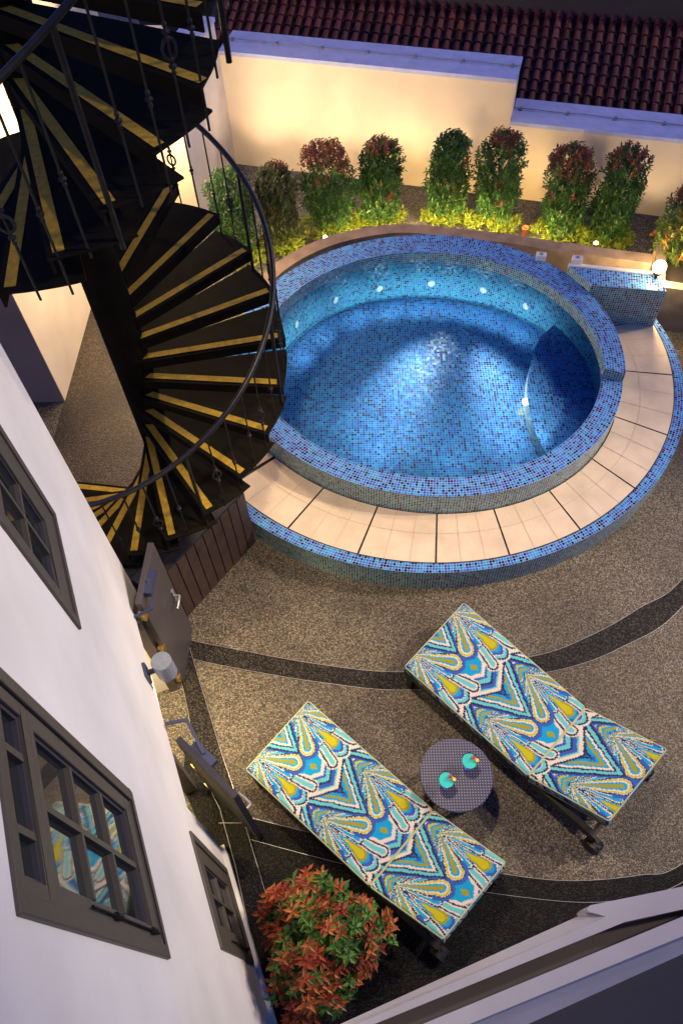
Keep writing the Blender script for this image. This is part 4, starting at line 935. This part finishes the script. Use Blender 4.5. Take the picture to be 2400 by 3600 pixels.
# ------------------------------------------------------------------ round table and drinks
tz = .45; tcx, tcy, _ = at(1603,2722,tz); tr = .278
tab = thing('side_table', (tcx,tcy,0), 'low round side table with dark blue woven top between the loungers', 'table')
mb = MB(); mb.lathe((tcx,tcy,0), [(0,tz-.02),(tr-.01,tz-.02),(tr,tz-.012),(tr,tz-.004),(tr-.006,tz),(0,tz)], 64)
def weave():
    m = bpy.data.materials.new('weave'); m.use_nodes = True; t = m.node_tree; b = t.nodes['Principled BSDF']
    tc = nd(t, 'ShaderNodeTexCoord'); s = nd(t, 'ShaderNodeVectorMath', op='SCALE'); s.inputs['Scale'].default_value = 48; t.links.new(tc.outputs['Object'], s.inputs[0])
    fr = nd(t, 'ShaderNodeVectorMath', op='FRACTION'); t.links.new(s.outputs[0], fr.inputs[0]); sb = nd(t, 'ShaderNodeVectorMath', op='SUBTRACT'); t.links.new(fr.outputs[0], sb.inputs[0]); sb.inputs[1].default_value = (.5,.5,.5)
    sp = nd(t, 'ShaderNodeSeparateXYZ'); t.links.new(sb.outputs[0], sp.inputs[0])
    dd_ = math_n(t, 'SQRT', math_n(t, 'ADD', math_n(t, 'POWER', sp.outputs[0], 2), math_n(t, 'POWER', sp.outputs[1], 2)))
    lt = math_n(t, 'LESS_THAN', dd_, .19); mixc = nd(t, 'ShaderNodeMix'); mixc.data_type = 'RGBA'; t.links.new(lt, mixc.inputs[0])
    mixc.inputs[6].default_value = (.022,.028,.085,1); mixc.inputs[7].default_value = (.30,.28,.36,1); t.links.new(mixc.outputs[2], b.inputs['Base Color']); b.inputs['Roughness'].default_value = .5
    MATS['weave'] = m
weave()
mb.build('tabletop', 'weave', tab)
for a in (35, 125, 215, 305):
    x, y = tcx+.17*math.cos(R(a)), tcy+.17*math.sin(R(a)); x2, y2 = tcx+.2*math.cos(R(a)), tcy+.2*math.sin(R(a))
    mb = MB(); d_ = Vector((x2-x,y2-y,-(tz-.02))); mb.box(((x+x2)/2,(y+y2)/2,(tz-.02)/2), (.045,.045,tz-.02), R(a)); mb.build('leg', 'timber_dark', tab)
mb = MB(); mb.lathe((tcx,tcy,0), [(tr*.72,tz-.06),(tr*.78,tz-.06),(tr*.78,tz-.02),(tr*.72,tz-.02)], 40); mb.build('apron', 'timber_dark', tab)
glm = bpy.data.materials.new('clear_glass'); glm.use_nodes = True; _b = glm.node_tree.nodes['Principled BSDF']; _b.inputs['Transmission Weight'].default_value = 1; _b.inputs['Roughness'].default_value = .02; _b.inputs['Base Color'].default_value = (.85,1,.98,1); MATS['clear_glass'] = glm
for (q, lb) in (((1569,2742), 'blue cocktail in a stemmed glass, on the half of the table nearer the house'), ((1650,2675), 'blue cocktail in a stemmed glass, on the half of the table nearer the pool')):
    zt_ = tz+.135; x, y, _ = at(*q, zt_); t = thing('cocktail_glass', (x,y,tz), lb, 'drink', 'cocktails on the side table'); S = 1.06
    mb = MB(); mb.lathe((x,y,tz), [(0,.002),(.034,.002),(.034,.006),(.006,.012),(.005,.07),(.02,.08),(.050*S,.105),(.057*S,.142),(.0555*S,.142),(.048*S,.107),(.018,.084),(0,.082)], 32); mb.build('glass', 'clear_glass', t, smooth=True)
    mb = MB(); mb.lathe((x,y,tz), [(0,.086),(.018,.0875),(.046*S,.108),(.0535*S,.134),(.052*S,.1345),(0,.1345)], 32); mb.build('drink', 'drink_cyan', t)
    gx, gy = x+.036, y+.006
    mb = MB(); mb.lathe((gx-.008,gy+.014,tz+.150), [(.011*math.sin(math.pi*i/8)+1e-5, -.011*math.cos(math.pi*i/8)) for i in range(9)], 12); mb.build('cherry', 'cherry', t)
    mb = MB(); mb.lathe((gx+.018,gy-.006,tz+.148), [(0,-.004),(.014,-.004),(.0155,0),(.014,.004),(0,.004)], 18); mb.build('fruit_slice', 'orange', t)
    mb = MB()
    for j in range(5): a_ = j*1.3; mb.face([(gx-.01,gy+.012,tz+.155), (gx-.01+.026*math.cos(a_),gy+.012+.026*math.sin(a_),tz+.168), (gx-.01+.018*math.cos(a_+.5),gy+.012+.018*math.sin(a_+.5),tz+.160)])
    mb.build('petal', 'cherry', t)
# ------------------------------------------------------------------ parapet in the lower right corner
par = thing('roof_parapet', (1.3,-.3,3), 'grey painted moulded parapet crossing the lower right corner', 'parapet')
def strip_poly(pts_a, za, pts_b, zb_, name, m):
    a = [at(*p, za) for p in pts_a]; b = [at(*p, zb_) for p in pts_b]; mb = MB(); mb.face([a[0], b[0], b[1], a[1]]); return mb.build(name, m, par)
def prof(lines, m, name):
    """lines: list of (pixel start, pixel end, z): consecutive edges of one moulding"""
    mb = MB()
    for (p, q, z), (p2, q2, z2) in zip(lines, lines[1:]):
        a, b, c_, d = [Vector(v_) for v_ in (at(*p,z), at(*q,z), at(*q2,z2), at(*p2,z2))]
        mb.face([a, d, c_, b])
    return mb.build(name, m, par)
def ext(p, q, k0, k1):                            # extend a segment both ways
    d = (q[0]-p[0], q[1]-p[1]); return (p[0]-d[0]*k0, p[1]-d[1]*k0), (q[0]+d[0]*k1, q[1]+d[1]*k1)
a0_, a1_ = ext((1500,3462), (2068,3204), 1.0, 0); a1_ = (2068,3204)
e0, e1 = ext((1500,3525), (2195,3241), 1.0, 0); e0b, e1b = ext((1500,3575), (2195,3262), 1.0, 0)
g0, g1 = ext((1500,3594), (2400,3221), 1.0, 1.2); h0, h1_ = ext((1500,3662), (2400,3290), 1.0, 1.2); i0, i1_ = ext((1500,3762), (2400,3353), 1.0, 1.2)
am0, am1 = [((p_[0]+q_[0])/2, (p_[1]+q_[1])/2) for p_, q_ in ((a0_,e0),(a1_,e1))]
prof([(a0_,a1_,3.0), (a0_,a1_,3.15), (am0,am1,3.20), (e0,e1,3.20)], 'parapet_light', 'outer_lip')
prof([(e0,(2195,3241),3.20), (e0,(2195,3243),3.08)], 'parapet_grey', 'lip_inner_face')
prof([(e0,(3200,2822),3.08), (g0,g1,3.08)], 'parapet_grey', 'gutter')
prof([(g0,g1,3.08), (g0,g1,3.22), (h0,h1_,3.22)], 'parapet_light', 'inner_lip')
prof([(h0,h1_,3.22), (i0,i1_,3.08)], 'parapet_light', 'sloping_face')
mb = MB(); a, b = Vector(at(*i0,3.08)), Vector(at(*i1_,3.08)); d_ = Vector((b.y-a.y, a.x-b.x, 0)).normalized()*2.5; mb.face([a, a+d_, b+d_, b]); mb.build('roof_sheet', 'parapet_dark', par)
mb = MB(); q = [at(*p,3.20) for p in ((2068,3204),(2062,3194),(2075,3182),(2400,3116),(3300,2935),(3300,3000),(2400,3196),(2195,3241))]
mb.prism([(p[0],p[1]) for p in q][::-1], 3.03, 3.197); mb.build('end_block', 'parapet_light', par)
# fill spots added without fittings, to warm and brighten the terrace
lamp('SPOT', (7.2,4.6,6.2), 850, (1,.80,.56), (0.9,2.7,0), .15, 52, .8, 'terrace_fill')
lamp('SPOT', tuple(hp(2.4,5.4,1.6)), 300, (1,.76,.48), (0.4,2.6,0), .12, 70, .9, 'terrace_fill')
lamp('SPOT', (5.5,3.4,7.5), 900, (1,.88,.76), tuple(hp(1.7,2.9)), .3, 40, 1.0, 'facade_fill')  # added fill spot with no fitting, brightening the house wall
lamp('POINT', (-2.2,7.0,2.6), 95, (1,.72,.40), None, .15, name='passage_fill')  # both passage points are added fill, with no lamp standing there
lamp('POINT', (-2.6,8.5,1.9), 75, (1,.72,.42), None, .15, name='passage_fill')
